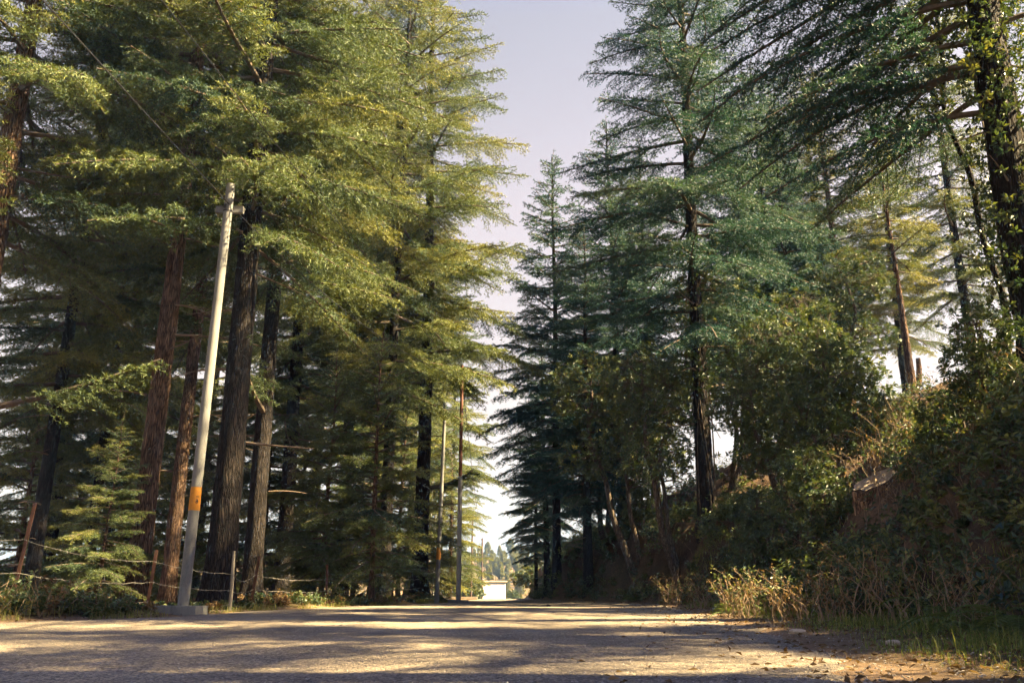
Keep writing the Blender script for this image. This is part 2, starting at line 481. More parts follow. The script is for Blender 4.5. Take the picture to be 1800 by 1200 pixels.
# ------------------------------------------------------------------ tree builders
def trunk_geo(rng, Ht, r0, taper=0.9, sides=22, flare=0.55, bend=0.12, seg=0.22):
    K = int(Ht / seg) + 2
    z = np.linspace(-0.5, Ht, K)
    t = np.clip(z / Ht, 0, 1)
    rad = r0 * ((1 - t * taper) ** 0.9) + r0 * flare * np.exp(-np.clip(z, 0, None) / (r0 * 1.3)) * 0.6
    ph = rng.uniform(0, 6.28, 6)
    cx = bend * np.sin(z * 0.22 + ph[0]) * t ** 0.5 + bend * 0.3 * np.sin(z * 0.9 + ph[1]) * t
    cyy = bend * np.sin(z * 0.19 + ph[2]) * t ** 0.5 + bend * 0.3 * np.sin(z * 0.8 + ph[3]) * t
    cx -= np.interp(0, z, cx); cyy -= np.interp(0, z, cyy)
    an = np.arange(sides) * 2 * np.pi / sides
    root = 1 + 0.22 * np.exp(-np.clip(z, 0, None) / 0.5)[:, None] * np.sin(an * 5 + ph[4])[None, :]
    rid = 1 + 0.035 * rng.standard_normal((K, sides)) + 0.03 * np.sin(an * 9 + ph[5])[None, :]
    RR = rad[:, None] * root * rid
    V = np.stack([cx[:, None] + RR * np.cos(an), cyy[:, None] + RR * np.sin(an), np.repeat(z[:, None], sides, 1)], -1).reshape(-1, 3)
    k, s = np.meshgrid(np.arange(K - 1), np.arange(sides), indexing='ij'); s2 = (s + 1) % sides
    F = np.stack([k * sides + s, k * sides + s2, (k + 1) * sides + s2, (k + 1) * sides + s], -1).reshape(-1, 4)
    return V, F, (z, cx, cyy, rad)

def tufts(rng, P, D, k, ln, wd, tint):
    """k needle blades at each point, leaning along the twig"""
    N = len(P)
    P = np.repeat(P, k, 0); D = np.repeat(D, k, 0)
    r = unit(rng.standard_normal((N * k, 3)))
    d = unit(D * 0.6 + r * 0.85 + np.array([0, 0, 0.12]))
    sd = unit(np.cross(d, rng.standard_normal((N * k, 3))))
    L = ln * rng.uniform(0.65, 1.25, (N * k, 1)); W = wd * rng.uniform(0.7, 1.3, (N * k, 1))
    V = np.empty((N * k, 3, 3))
    V[:, 0] = P - sd * W / 2 ; V[:, 1] = P + sd * W / 2; V[:, 2] = P + d * L
    F = np.arange(N * k * 3).reshape(-1, 3)
    t = np.repeat(np.repeat(tint, k) + rng.normal(0, 0.06, N * k), 3)
    return V.reshape(-1, 3), F, np.clip(t, 0, 1)

def branch(rng, o, az, e0, L, droop, acc, bs=0.105, ts=0.075, fs=0.05, bare=0.12, base_t=None, r0=None, spread=1.0):
    """one flat drooping cedar bough: axis, branchlets, twigs, tuft points -> acc"""
    h = np.array([math.cos(az), math.sin(az), 0.0]); side = np.array([-math.sin(az), math.cos(az), 0.0]); up = np.array([0, 0, 1.0])
    w1, w2 = rng.normal(0, 0.05, 2)
    def pos(t):
        t = np.asarray(t)[..., None]
        return o + h * (L * t) + up * (L * (math.tan(e0) * t - droop * t * t)) + side * (L * (w1 * np.sin(3.1 * t) + w2 * t * t))
    def tan(t):
        return unit(pos(np.asarray(t) + 0.02) - pos(np.asarray(t) - 0.02))
    tt = np.linspace(0, 1, 7)
    acc['axis'].append(pos(tt)); rr = (0.012 + 0.011 * L) if r0 is None else r0
    acc['axr'].append(rr * (1 - 0.85 * tt) + 0.003)
    n = max(4, int(L * (1 - bare) / bs))
    t = bare + (1 - bare) * (np.arange(n) + rng.uniform(-0.3, 0.3, n)) / n
    t = np.clip(t, bare, 0.995)
    sg = np.where(np.arange(n) % 2 == 0, 1.0, -1.0)
    bl = spread * (0.40 * L * (1 - t) ** 0.75 * np.clip((t - bare) * 5 + 0.35, 0, 1) + 0.13) * rng.uniform(0.55, 1.15, n)
    bl = np.minimum(bl, 1.25 * spread)
    A = tan(t); p0 = pos(t)
    bd = unit(A * rng.uniform(0.45, 0.85, (n, 1)) + sg[:, None] * side * rng.uniform(0.6, 1.0, (n, 1)) + up * rng.normal(-0.10, 0.22, (n, 1)))
    bdr = rng.uniform(0.12, 0.34, n)
    def bpos(idx, u):
        return p0[idx] + bd[idx] * (bl[idx] * u)[:, None] - up * (bl[idx] * bdr[idx] * u * u)[:, None]
    K = 3
    uu = np.linspace(0, 1, K)
    idx = np.repeat(np.arange(n), K)
    BP = bpos(idx, np.tile(uu, n)).reshape(n, K, 3)
    acc['bl'].append(BP); acc['blr'].append(np.repeat((0.0035 + 0.005 * bl)[:, None], K, 1) * (1 - 0.7 * uu)[None, :])
    bt = rng.normal(0.5, 0.12) if base_t is None else base_t
    # twigs on branchlets
    nt = np.maximum(2, (bl / ts).astype(int))
    ti = np.repeat(np.arange(n), nt)
    within = np.arange(len(ti)) - np.repeat(np.cumsum(nt) - nt, nt)
    u = (within + 0.5 + rng.uniform(-0.3, 0.3, len(ti))) / nt[ti]
    tp = bpos(ti, u)
    bside = np.cross(bd[ti], up); bside = unit(bside)
    sg2 = np.where(within % 2 == 0, 1.0, -1.0)[:, None]
    td = unit(bd[ti] * rng.uniform(0.5, 0.9, (len(ti), 1)) + bside * sg2 * rng.uniform(0.5, 1.0, (len(ti), 1)) + up * rng.normal(-0.22, 0.25, (len(ti), 1)))
    tl = np.clip(0.34 * bl[ti] * (1 - u) + 0.07, 0.05, 0.30) * rng.uniform(0.6, 1.2, len(ti))
    nf = np.maximum(1, (tl / fs).astype(int))
    fi = np.repeat(np.arange(len(ti)), nf)
    w = np.arange(len(fi)) - np.repeat(np.cumsum(nf) - nf, nf)
    v = (w + 0.6) / nf[fi]
    fp = tp[fi] + td[fi] * (tl[fi] * v)[:, None] - up * (tl[fi] * 0.25 * v * v)[:, None]
    acc['P'].append(fp); acc['D'].append(td[fi]); acc['t'].append(bt + 0.22 * (v - 0.5) + 0.18 * (t[ti[fi]] - 0.5))
    # tufts on branchlets themselves
    nb_ = np.maximum(2, (bl / fs).astype(int)); bi = np.repeat(np.arange(n), nb_)
    w = np.arange(len(bi)) - np.repeat(np.cumsum(nb_) - nb_, nb_); v = (w + 0.6) / nb_[bi]
    acc['P'].append(bpos(bi, v)); acc['D'].append(bd[bi]); acc['t'].append(bt + 0.2 * (v - 0.5) + 0.1 * (t[bi] - 0.5))

def acc_new():
    return {k: [] for k in ('axis', 'axr', 'bl', 'blr', 'P', 'D', 't')}

def acc_meshes(rng, acc, name, k, ln, wd, needle, extra=None):
    w = Geo()
    V, F = tubes(np.stack(acc['axis']), np.stack(acc['axr']), 5); w.add(V, F, 0)
    V, F = tubes(np.concatenate(acc['bl']), np.concatenate(acc['blr']), 3); w.add(V, F, 0)
    if extra is not None:
        w.add(extra[0], extra[1], 1)
    f = Geo()
    V, F, t = tufts(rng, np.concatenate(acc['P']), np.concatenate(acc['D']), k, ln, wd, np.concatenate(acc['t']))
    f.add(V, F, 0, t)
    return w.mesh(name + '_boughs', ['twig', 'dead_wood']), f.mesh(name + '_crown', [needle])

def dead_stubs(rng, zs, ze, n, r_at, Lr=(0.3, 1.6)):
    P, Rr = [], []
    for i in range(n):
        z = rng.uniform(zs, ze); az = rng.uniform(0, 6.28); L = rng.uniform(*Lr)
        e = rng.uniform(-0.25, 0.3)
        t = np.linspace(0, 1, 6)[:, None]
        h = np.array([math.cos(az), math.sin(az), 0])
        s = np.array([-h[1], h[0], 0])
        p = h * (r_at(z) * 0.7 + L * t) + np.array([0, 0, 1]) * (z + L * (e * t - rng.uniform(-0.2, 0.25) * t * t)) + s * rng.normal(0, 0.12) * L * t ** 2
        P.append(p); Rr.append((0.008 + 0.014 * L) * (1 - 0.75 * t[:, 0]))
        if L > 0.9:
            for q in range(int(rng.integers(1, 4))):
                a = rng.uniform(0.3, 0.9); b0 = p[int(a * 5)]
                d = unit(h * 0.7 + s * rng.choice([-1, 1]) * 0.7 + np.array([0, 0, rng.normal(-0.1, 0.3)]))
                P.append(b0 + d * np.linspace(0, rng.uniform(0.25, 0.7), 6)[:, None]); Rr.append(np.linspace(0.008, 0.002, 6))
    return tubes(np.stack(P), np.stack(Rr), 4)

def make_conifer(seed, name, Ht, zb, Rm, nb, r0, k=3, ln=0.086, wd=0.0185, needle='needle', bs=0.085, ts=0.07, fs=0.046, low=0.55, nstub=14, shape=0.8, bark='bark', stub_low=1.5, limbs=()):
    rng = np.random.default_rng(seed)
    V, F, (tz, tx, ty, tr) = trunk_geo(rng, Ht, r0)
    tg = Geo(); tg.add(V, F)
    acc = acc_new()
    for i in range(nb):
        u = (i + rng.uniform(0, 1)) / nb
        z = zb + (Ht - 0.25 - zb) * u
        az = i * 2.39996 + rng.normal(0, 0.35)
        L = Rm * ((1 - u) ** shape) * rng.uniform(0.72, 1.12) * (low + (1 - low) * min(1, u / 0.18)) + 0.22
        e0 = R(-6 + 44 * u ** 1.3 + rng.normal(0, 7))
        o = np.array([np.interp(z, tz, tx), np.interp(z, tz, ty), z])
        branch(rng, o, az, e0, L, rng.uniform(0.10, 0.26) * (1 - 0.4 * u), acc, bs=bs, ts=ts, fs=fs)
    for (z, azd, L, e, dr) in limbs:
        branch(rng, np.array([np.interp(z, tz, tx), np.interp(z, tz, ty), z]), R(azd), R(e), L, dr, acc, bs=bs, ts=ts, fs=fs, bare=0.3, r0=0.075)
    # leader
    branch(rng, np.array([np.interp(Ht, tz, tx), np.interp(Ht, tz, ty), Ht - 0.25]), 0.3, R(80), 0.12, 0, acc, bs=0.05)
    ex = dead_stubs(rng, stub_low, zb + 2.0, nstub, lambda z: float(np.interp(z, tz, tr))) if nstub else None
    wm, fm = acc_meshes(rng, acc, name, k, ln, wd, needle, ex)
    return {'trunk': tg.mesh(name + '_trunk', [bark], True), 'boughs': wm, 'crown': fm, 'H': Ht}

def plant_conifer(var, x, y, label, rz, scale=1.0, sz=None, trunk_w=1.0, group='deodar cedars along the road', bark=None, name='deodar_cedar', lean=(0, 0), zoff=0.0, lift=0.0):
    z = H1(x, y) + zoff
    e = empty(name, (x, y, z), label, 'tree', group, rz, (scale, scale, sz or scale))
    e.rotation_euler = (lean[0], lean[1], rz)
    t = link('trunk', var['trunk'], e)
    t.scale = (trunk_w, trunk_w, 1)
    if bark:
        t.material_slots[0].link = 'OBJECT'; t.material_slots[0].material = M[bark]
    link('boughs', var['boughs'], e, (0, 0, lift))
    link('crown', var['crown'], e, (0, 0, lift))
    if lift:
        t.scale = (trunk_w, trunk_w, 1 + lift / var['H'])
    return e

def leaves(rng, P, D, N, ln, wd, tint, fold=0.25):
    """leaf blades: base, two edges, tip; folded along the midrib"""
    n = len(P)
    D = unit(D); S = unit(np.cross(D, N)); Nn = np.cross(S, D)
    L = ln * rng.uniform(0.65, 1.2, (n, 1)); W = wd * rng.uniform(0.75, 1.2, (n, 1))
    V = np.empty((n, 4, 3))
    V[:, 0] = P; V[:, 3] = P + D * L - Nn * L * 0.12
    mid = P + D * L * 0.48
    V[:, 1] = mid + S * W / 2 + Nn * W * fold; V[:, 2] = mid - S * W / 2 + Nn * W * fold
    b = np.arange(n)[:, None] * 4
    F = np.concatenate([b + np.array([[0, 1, 3]]), b + np.array([[0, 3, 2]])], 0)
    t = np.repeat(np.clip(tint + rng.normal(0, 0.1, n), 0, 1), 4)
    return V.reshape(-1, 3), F, t

def whorls(rng, C, A, m, ln, wd, tint, spread=0.9):
    """m leaves round each twig end C with axis A"""
    n = len(C)
    Cc = np.repeat(C, m, 0); Aa = np.repeat(A, m, 0)
    r = unit(np.cross(Aa, rng.standard_normal((n * m, 3))))
    D = unit(Aa * rng.uniform(0.1, 0.8, (n * m, 1)) + r * spread)
    P = Cc - Aa * rng.uniform(0, 0.09, (n * m, 1)) + D * 0.012
    N = unit(Aa + rng.normal(0, 0.35, (n * m, 3)))
    return leaves(rng, P, D, N, ln, wd, np.repeat(tint, m))

def make_broadleaf(seed, name, Ht, stems, blobs, ncl, m=11, ln=0.13, wd=0.045, r0=0.09, limb_n=9, bark='limb'):
    """stems: list of polylines; blobs: (x,y,z,rx,rz) crowns the leaf clusters fill"""
    rng = np.random.default_rng(seed)
    tg = Geo(); nodes = []
    for s in stems:
        s = np.array(s, float)
        tt = np.linspace(0, 1, 26)
        q = np.stack([np.interp(tt, np.linspace(0, 1, len(s)), s[:, a]) for a in range(3)], -1)
        q[1:] = (q[1:] + np.vstack([q[2:], q[-1:]])) / 2
        q[:, 0] += 0.04 * np.sin(q[:, 2] * 3 + seed); q[:, 1] += 0.04 * np.sin(q[:, 2] * 2.6 + seed * 2)
        rr = r0 * (1.15 - 0.8 * tt) * rng.uniform(0.8, 1.15)
        V, F = tubes(q[None], rr[None], 12); tg.add(V, F)
        nodes.append(q[8:])
    nodes = np.concatenate(nodes)
    bw = np.array([b[3] ** 2 * b[4] for b in blobs]); bw = bw / bw.sum()
    which = rng.choice(len(blobs), ncl, p=bw)
    B = np.array(blobs, float)[which]
    d = unit(rng.standard_normal((ncl, 3))) * rng.uniform(0.35, 1.05, (ncl, 1)) ** 0.6
    C = B[:, :3] + d * np.stack([B[:, 3], B[:, 3], B[:, 4]], -1)
    # secondary limbs: from stem nodes into the blobs
    lim = Geo(); lp, lr, tips = [], [], []
    for b in blobs:
        for q in range(limb_n):
            tgt = np.array(b[:3]) + unit(rng.standard_normal(3)) * np.array([b[3], b[3], b[4]]) * rng.uniform(0.4, 0.9)
            dn = np.linalg.norm(nodes - tgt, axis=1) + 0.8 * np.clip(nodes[:, 2] - tgt[2], 0, None)
            o = nodes[np.argmin(dn + rng.uniform(0, 0.5, len(dn)))]
            t = np.linspace(0, 1, 8)[:, None]
            p = o + (tgt - o) * t + np.sin(t * 3.14) * rng.normal(0, 0.10, 3) * np.linalg.norm(tgt - o)
            lp.append(p); lr.append(np.linspace(0.022, 0.006, 8) * rng.uniform(0.7, 1.5)); tips.append(p[2:])
    V, F = tubes(np.stack(lp), np.stack(lr), 5); lim.add(V, F)
    T = np.concatenate(tips)
    near = T[np.argmin(np.linalg.norm(C[:, None, :] - T[None], axis=2), axis=1)]
    far = np.linalg.norm(C - near, axis=1)
    C = near + (C - near) * np.minimum(1, 0.85 / np.maximum(far, 1e-6))[:, None]
    tw = np.stack([near, near * 0.5 + C * 0.5 + rng.normal(0, 0.04, C.shape), C], 1)
    V, F = tubes(tw, np.tile(np.array([[0.006, 0.004, 0.0025]]), (ncl, 1)), 3); lim.add(V, F)
    A = unit(unit(C - near) * 0.7 + np.array([0, 0, 0.5]) + rng.normal(0, 0.35, C.shape))
    f = Geo()
    V, F, t = whorls(rng, C, A, m, ln, wd, np.clip(rng.normal(0.45, 0.16, ncl), 0, 1)); f.add(V, F, 0, t)
    return {'trunk': tg.mesh(name + '_trunk', [bark], True), 'boughs': lim.mesh(name + '_boughs', [bark]), 'crown': f.mesh(name + '_crown', ['leaf'])}

def plant_broadleaf(var, x, y, label, rz, scale=1.0, group='broadleaf trees on the bank', name='broadleaf_tree', cat='tree', sz=None):
    e = empty(name, (x, y, H1(x, y) - 0.05), label, cat, group, rz, (scale, scale, sz or scale))
    link('trunk', var['trunk'], e); link('boughs', var['boughs'], e); link('crown', var['crown'], e)
    return e

# ------------------------------------------------------------------ the cedars
CA = make_conifer(11, 'tall_cedar', 25, 6.6, 4.5, 102, 0.31, shape=0.6, low=0.7, nstub=8, limbs=((3.4, -20, 3.4, 8, -0.16),))
CB = make_conifer(12, 'tall_cedar_b', 23, 5.6, 4.2, 98, 0.30, shape=0.6, low=0.7, nstub=8)
CC = make_conifer(13, 'conical_cedar', 17, 3.0, 3.2, 130, 0.22, k=3, wd=0.023, needle='needle_blue', shape=0.62, low=0.5, nstub=8, bark='bark_shaded')
CD = make_conifer(14, 'young_cedar', 9, 0.8, 3.0, 80, 0.10, shape=0.7, nstub=10, stub_low=0.6)
CE = make_conifer(15, 'roadside_cedar', 22, 4.6, 4.3, 112, 0.28, needle='needle_blue', bark='bark_shaded', shape=0.62)

LEFT = [  # column at the foot, depth, variant, rotation, scale, trunk width, bark, label
    (-125, 15.0, 'A', 0.4, 1.0, 0.85, 'bark', 'cedar at the left edge with a lit upper trunk and heavy forked limb'),
    (238, 17.0, 'A', 2.3, 1.0, 0.70, 'bark', 'tall cedar with sunlit brown trunk behind the concrete pole, left of it'),
    (296, 21.5, 'B', 4.0, 1.0, 0.62, 'bark', 'slimmer half-lit cedar just right of the brightest sunlit trunk'),
    (385, 16.6, 'B', 1.1, 1.05, 0.88, 'bark_shaded', 'thickest dark-trunked cedar just right of the concrete pole'),
    (442, 19.8, 'A', 5.2, 0.97, 0.72, 'bark_shaded', 'dark-trunked cedar with a big upswept limb, second right of the concrete pole'),
    (493, 26.0, 'B', 0.5, 0.95, 0.85, 'bark_shaded', 'thinner dark cedar standing behind the leaning rusty fence post'),
    (600, 30.0, 'A', 3.3, 1.0, 0.75, 'bark_shaded', 'slender cedar in the shade midway between the two roadside poles'),
    (676, 27.0, 'B', 2.0, 1.1, 0.60, 'bark_shaded', 'dark cedar left of the widest trunk near the thin poles'),
    (736, 29.0, 'A', 1.5, 1.06, 0.80, 'bark_shaded', 'wide-footed dark cedar just left of the second concrete pole'),
    (75, 28.0, 'B', 5.5, 1.0, 0.8, 'bark_shaded', 'slim cedar deep in the wood at far left'),
    (182, 30.0, 'A', 4.4, 0.95, 0.8, 'bark_shaded', 'shaded cedar deep in the wood left of the sunlit trunk'),
    (55, 21.0, 'B', 2.9, 1.0, 0.62, 'bark_shaded', 'dark slim cedar behind the leftmost rusty post'),
    (150, 24.5, 'B', 1.3, 0.95, 0.6, 'bark_shaded', 'dark slim cedar between the leftmost post and the sunlit trunk'),
    (125, 37.0, 'B', 0.9, 1.0, 0.8, 'bark_shaded', 'thin cedar far back in the wood between two nearer shaded trunks'),
    (545, 37.0, 'A', 2.8, 0.95, 0.8, 'bark_shaded', 'cedar far back between the thinner dark trunk and the slender one'),
    (340, 34.0, 'B', 3.7, 1.0, 0.8, 'bark_shaded', 'cedar far back seen beside the concrete pole'),
    (655, 41.0, 'A', 0.2, 1.0, 0.8, 'bark_shaded', 'cedar further along the road behind the slender shaded trunk'),
    (718, 46.0, 'B', 4.9, 1.0, 0.8, 'bark_shaded', 'cedar further along the road behind the wide-footed trunk'),
    (770, 50.0, 'A', 1.9, 0.92, 0.75, 'bark_shaded', 'farthest but one cedar on the left verge, behind the second concrete pole'),
    (792, 60.0, 'B', 3.0, 0.85, 0.7, 'bark_shaded', 'farthest cedar on the left verge, behind the brown pole'),
]
VAR = {'A': CA, 'B': CB, 'C': CC, 'D': CD, 'E': CE}
for (px, Yd, v, rz, sc, tw, bk, lab) in LEFT:
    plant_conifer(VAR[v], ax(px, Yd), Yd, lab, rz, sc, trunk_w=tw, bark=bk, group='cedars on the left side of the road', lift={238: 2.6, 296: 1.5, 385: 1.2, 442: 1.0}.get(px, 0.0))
for (px, Yd, rz, sc, lab) in [
    (175, 16.4, 0.7, 0.40, 'young cedar with low spreading boughs over the barbed wire at left'),
    (20, 24, 2.2, 1.0, 'young cedar with lit tips deep in the wood at left'),
    (200, 26, 4.0, 0.95, 'young bushy cedar behind the sunlit trunk'),
    (565, 23.5, 1.0, 0.75, 'young cedar filling the shade behind the fence midway along'),
    (655, 22.6, 5.0, 0.80, 'young cedar with bright outstretched boughs near the fence end'),
    (455, 31, 3.0, 1.1, 'young cedar behind the pair of dark trunks'),
    (700, 36, 0.3, 1.0, 'young cedar behind the widest dark trunk'),
    (790, 44, 2.0, 0.8, 'young cedar with drooping boughs beside the brown pole'),
    (385, 29, 2.6, 0.9, 'young cedar between the concrete pole and the thickest dark trunk'),
    (525, 33, 4.6, 1.0, 'young cedar in the dark right of the thinner cedar'),
    (255, 34, 5.3, 1.1, 'young cedar in the gap beside the slimmer half-lit trunk'),
    (55, 33, 0.9, 1.1, 'young cedar low behind the leftmost rusty post'),
    (620, 38, 1.4, 1.0, 'young cedar behind the slender shaded trunk'),
    (745, 40, 3.9, 0.8, 'young cedar behind the wide-footed trunk beside the thin poles'),
    (300, 40, 1.2, 1.25, 'young cedar far back behind the concrete pole'),
    (100, 44, 5.6, 1.3, 'young cedar farthest back at left')]:
    plant_conifer(CD, ax(px, Yd), Yd, lab, rz, sc, group='young cedars under the tall ones', name='young_cedar')

RIGHT = [
    (980, 32.0, 'C', 0.3, 1.0, 0.75, 'bark_shaded', 'pointed conical cedar whose tip stands alone against the sky'),
    (961, 35.0, 'C', 2.1, 0.62, 1.0, 'bark_shaded', 'cedar standing close behind the pointed one, trunk just left of it'),
    (943, 38.5, 'C', 4.2, 0.5, 0.8, 'bark_shaded', 'thin-trunked cedar nearest the gap at the end of the bank'),
    (1036, 28.0, 'C', 5.1, 0.72, 1.0, 'bark_shaded', 'shorter bluish cedar just right of the pointed one'),
    (1098, 30.0, 'C', 1.2, 0.93, 0.8, 'bark_shaded', 'ragged-tipped cedar between the pointed one and the tall straight one'),
    (1254, 22.0, 'E', 0.9, 1.0, 0.80, 'bark_shaded', 'tall straight dark cedar on the bank reaching out of the picture'),
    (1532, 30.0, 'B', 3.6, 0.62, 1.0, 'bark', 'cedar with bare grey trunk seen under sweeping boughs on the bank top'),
    (1440, 27.0, 'C', 2.7, 0.75, 0.8, 'bark_shaded', 'thin cedar between the tall straight one and the bare grey trunk'),
    (1160, 38.0, 'E', 4.1, 0.8, 0.9, 'bark_shaded', 'cedar further back behind the crooked broadleaf stems'),
    (1340, 36.0, 'C', 0.0, 1.0, 1.0, 'bark_shaded', 'cedar behind the leafy trees in the middle of the bank'),
    (1400, 31.0, 'E', 5.0, 0.72, 0.9, 'bark_shaded', 'dark cedar whose crown fills the space right of the tall straight one'),
    (1500, 35.0, 'B', 1.0, 0.78, 0.9, 'bark_shaded', 'yellowish cedar behind the sweeping boughs, upper right'),
    (1775, 29.0, 'B', 0.6, 0.80, 0.8, 'bark_shaded', 'cedar whose boughs close the upper right corner behind the vine-wrapped trunk'),
    (1640, 34.0, 'A', 2.9, 0.66, 0.9, 'bark_shaded', 'cedar behind the thin one with the snapped stub'),
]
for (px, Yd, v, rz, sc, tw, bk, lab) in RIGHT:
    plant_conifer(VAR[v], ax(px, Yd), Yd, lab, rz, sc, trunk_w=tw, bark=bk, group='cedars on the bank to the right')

# thin leaning tree with a broken stub on the crest
rng = np.random.default_rng(77)
CF = make_conifer(16, 'thin_crest_cedar', 9, 4.0, 2.0, 34, 0.13, nstub=6, shape=0.5, stub_low=1.0)
e = plant_conifer(CF, ax(1652, 27), 27.0, 'thin cedar with a snapped side stub on the bank crest against white sky', 1.2, 1.0, group='cedars on the bank to the right', lean=(0.0, -0.04))
g = Geo(); V, F = tubes(np.array([[[0.05, 0, 0.2], [0.22, 0, 0.6], [0.27, 0, 1.0], [0.28, 0, 1.35]]]), np.array([[0.09, 0.09, 0.085, 0.07]]), 10); g.add(V, F)
o = link('broken_stub', g.mesh('broken_stub', ['bark']), e); o.rotation_euler = (0, 0, -1.2)

# near tree at the right edge: long low boughs sweep out over the road side
rng = np.random.default_rng(21)
V, F, (tz, tx, ty, tr) = trunk_geo(rng, 20, 0.27)
tg = Geo(); tg.add(V, F)
acc = acc_new()
for (z, azd, L, e0, dr) in [(4.2, 168, 3.4, 2, 0.20), (4.9, 150, 3.8, 8, 0.22), (5.4, 190, 3.6, 0, 0.25), (5.9, 160, 4.2, -4, 0.20), (6.5, 140, 4.0, 4, 0.2),
                            (6.9, 175, 4.0, 6, 0.26), (7.4, 155, 4.4, 4, 0.22), (7.9, 200, 3.6, 6, 0.25), (8.4, 165, 4.0, 6, 0.25), (4.6, 120, 3.5, 10, 0.25), (5.2, 100, 3.2, 5, 0.2),
                            (9.0, 180, 3.8, 8, 0.25), (9.6, 150, 3.8, 8, 0.24), (6.2, 60, 3.0, 8, 0.2), (7.0, 20, 3.0, 8, 0.2), (8.0, 90, 3.2, 8, 0.2), (5.6, 300, 3.0, 5, 0.2), (7.2, 250, 3.2, 5, 0.2), (5.0, 178, 3.0, 4, 0.2), (6.1, 185, 3.9, 2, 0.24), (6.7, 158, 4.3, 2, 0.24), (7.7, 185, 4.2, 5, 0.26), (8.2, 145, 4.2, 4, 0.22), (8.8, 172, 4.2, 5, 0.24), (9.3, 195, 4.0, 6, 0.26), (7.1, 205, 3.6, 4, 0.25), (6.4, 130, 3.8, 4, 0.22), (9.1, 135, 4.0, 6, 0.22)]:
    branch(rng, np.array([0, 0, z]), R(azd + rng.normal(0, 4)), R(e0 - 8), L, dr + 0.06, acc, bs=0.085, ts=0.06, fs=0.042, bare=0.22)
for i in range(34):
    u = (i + 0.5) / 34; z = 9.8 + 10 * u
    branch(rng, np.array([0, 0, z]), i * 2.4, R(-2 + 36 * u), 3.8 * (1 - u) ** 0.7 * rng.uniform(0.75, 1.1) + 0.2, 0.18, acc)
wm, fm = acc_meshes(rng, acc, 'near_cedar', 3, 0.062, 0.017, 'needle_blue', dead_stubs(rng, 2, 5, 10, lambda z: 0.22))
NEAR = {'trunk': tg.mesh('near_cedar_trunk', ['bark'], True), 'boughs': wm, 'crown': fm}
NEAR_XY = (ax(1905, 11.0), 11.0)
plant_conifer(NEAR, *NEAR_XY, 'cedar at the right edge wrapped in vines, long boughs sweeping down to the left', 0.0, 1.0, bark='bark_shaded')

# cedars further along the slope to the right of the picture whose shadows lie across the road; behind the camera, unseen ones added to cut skylight
for (x, y, v, rz, sc, lab) in [
    (9.8, 3.2, 'B', 0.4, 0.95, 'cedar on the slope outside the picture on the right, nearest the camera'),
    (7.8, -4.0, 'E', 0.2, 0.8, 'cedar at the bank foot outside the picture, beside the camera'),
    (14.0, 6.6, 'C', 3.3, 0.95, 'conical cedar high on the slope outside the picture on the right'),
    (8.6, -6.5, 'B', 2.4, 0.9, 'cedar outside the picture behind the camera, right side'),
    (14.6, 15.0, 'A', 1.1, 0.85, 'tall cedar outside the picture on the right slope beyond the vine-wrapped one'),

    (8.0, -13.0, 'A', 0.7, 0.9, 'unseen cedar further behind the camera on the right side'),
    (12.5, -19.0, 'B', 3.7, 0.9, 'unseen cedar high on the slope far behind the camera'),
    (5.5, -23.0, 'B', 5.7, 0.95, 'unseen cedar on the right verge far behind the camera'),
    (-0.5, -31.0, 'A', 1.7, 1.0, 'unseen added cedar in line with the road far behind the camera'),
    (-7.5, -25.0, 'B', 4.7, 1.0, 'unseen cedar on the left verge far behind the camera'),
    (-11.5, -16.0, 'A', 2.7, 1.0, 'unseen cedar on the left verge well behind the camera'),
    (-10.0, -8.5, 'B', 0.1, 1.0, 'unseen cedar on the left verge just behind the camera'),
    (-12.5, -1.5, 'A', 5.9, 1.0, 'unseen cedar beside the camera beyond the left fence'),
    (-10.5, 4.5, 'B', 1.9, 1.0, 'unseen cedar outside the picture on the left, nearest the road')]:
    plant_conifer(VAR[v], x, y, lab, rz, sc, group='cedars round the camera, beside and behind it')

# ------------------------------------------------------------------ broadleaf understorey on the bank
BA = make_broadleaf(31, 'crooked_oak', 7, [[(0, 0, -0.3), (-0.45, 0.1, 1.0), (-0.75, 0.2, 2.4), (-1.25, 0.1, 4.0), (-1.1, 0.2, 5.6)], [(0.15, 0, -0.3), (0.0, 0.2, 1.4), (-0.2, 0.3, 3.0), (0.4, 0.1, 5.0)]],
                    [(-1.2, 0, 5.2, 1.4, 1.2), (0.3, 0.2, 4.9, 1.5, 1.3), (-0.5, 0.3, 3.3, 1.2, 0.8), (-1.5, -0.2, 3.2, 0.9, 0.7), (0.8, -0.3, 3.0, 0.8, 0.8)], 1150)
BB = make_broadleaf(32, 'bushy_oak', 6, [[(0, 0, -0.3), (0.1, 0, 1.2), (-0.2, 0.1, 2.6), (0.1, 0, 4.6)], [(0.1, 0.1, -0.3), (0.6, 0.1, 1.3), (0.9, 0, 2.6), (1.0, 0.1, 3.8)]],
                    [(0, 0, 4.4, 1.4, 1.2), (0.9, 0, 3.4, 1.2, 1.0), (-0.8, 0.2, 2.9, 1.1, 1.0), (0.2, -0.4, 2.1, 1.3, 0.9), (0.8, 0.2, 1.4, 0.9, 0.6), (-0.7, -0.2, 1.3, 0.8, 0.6)], 1450)
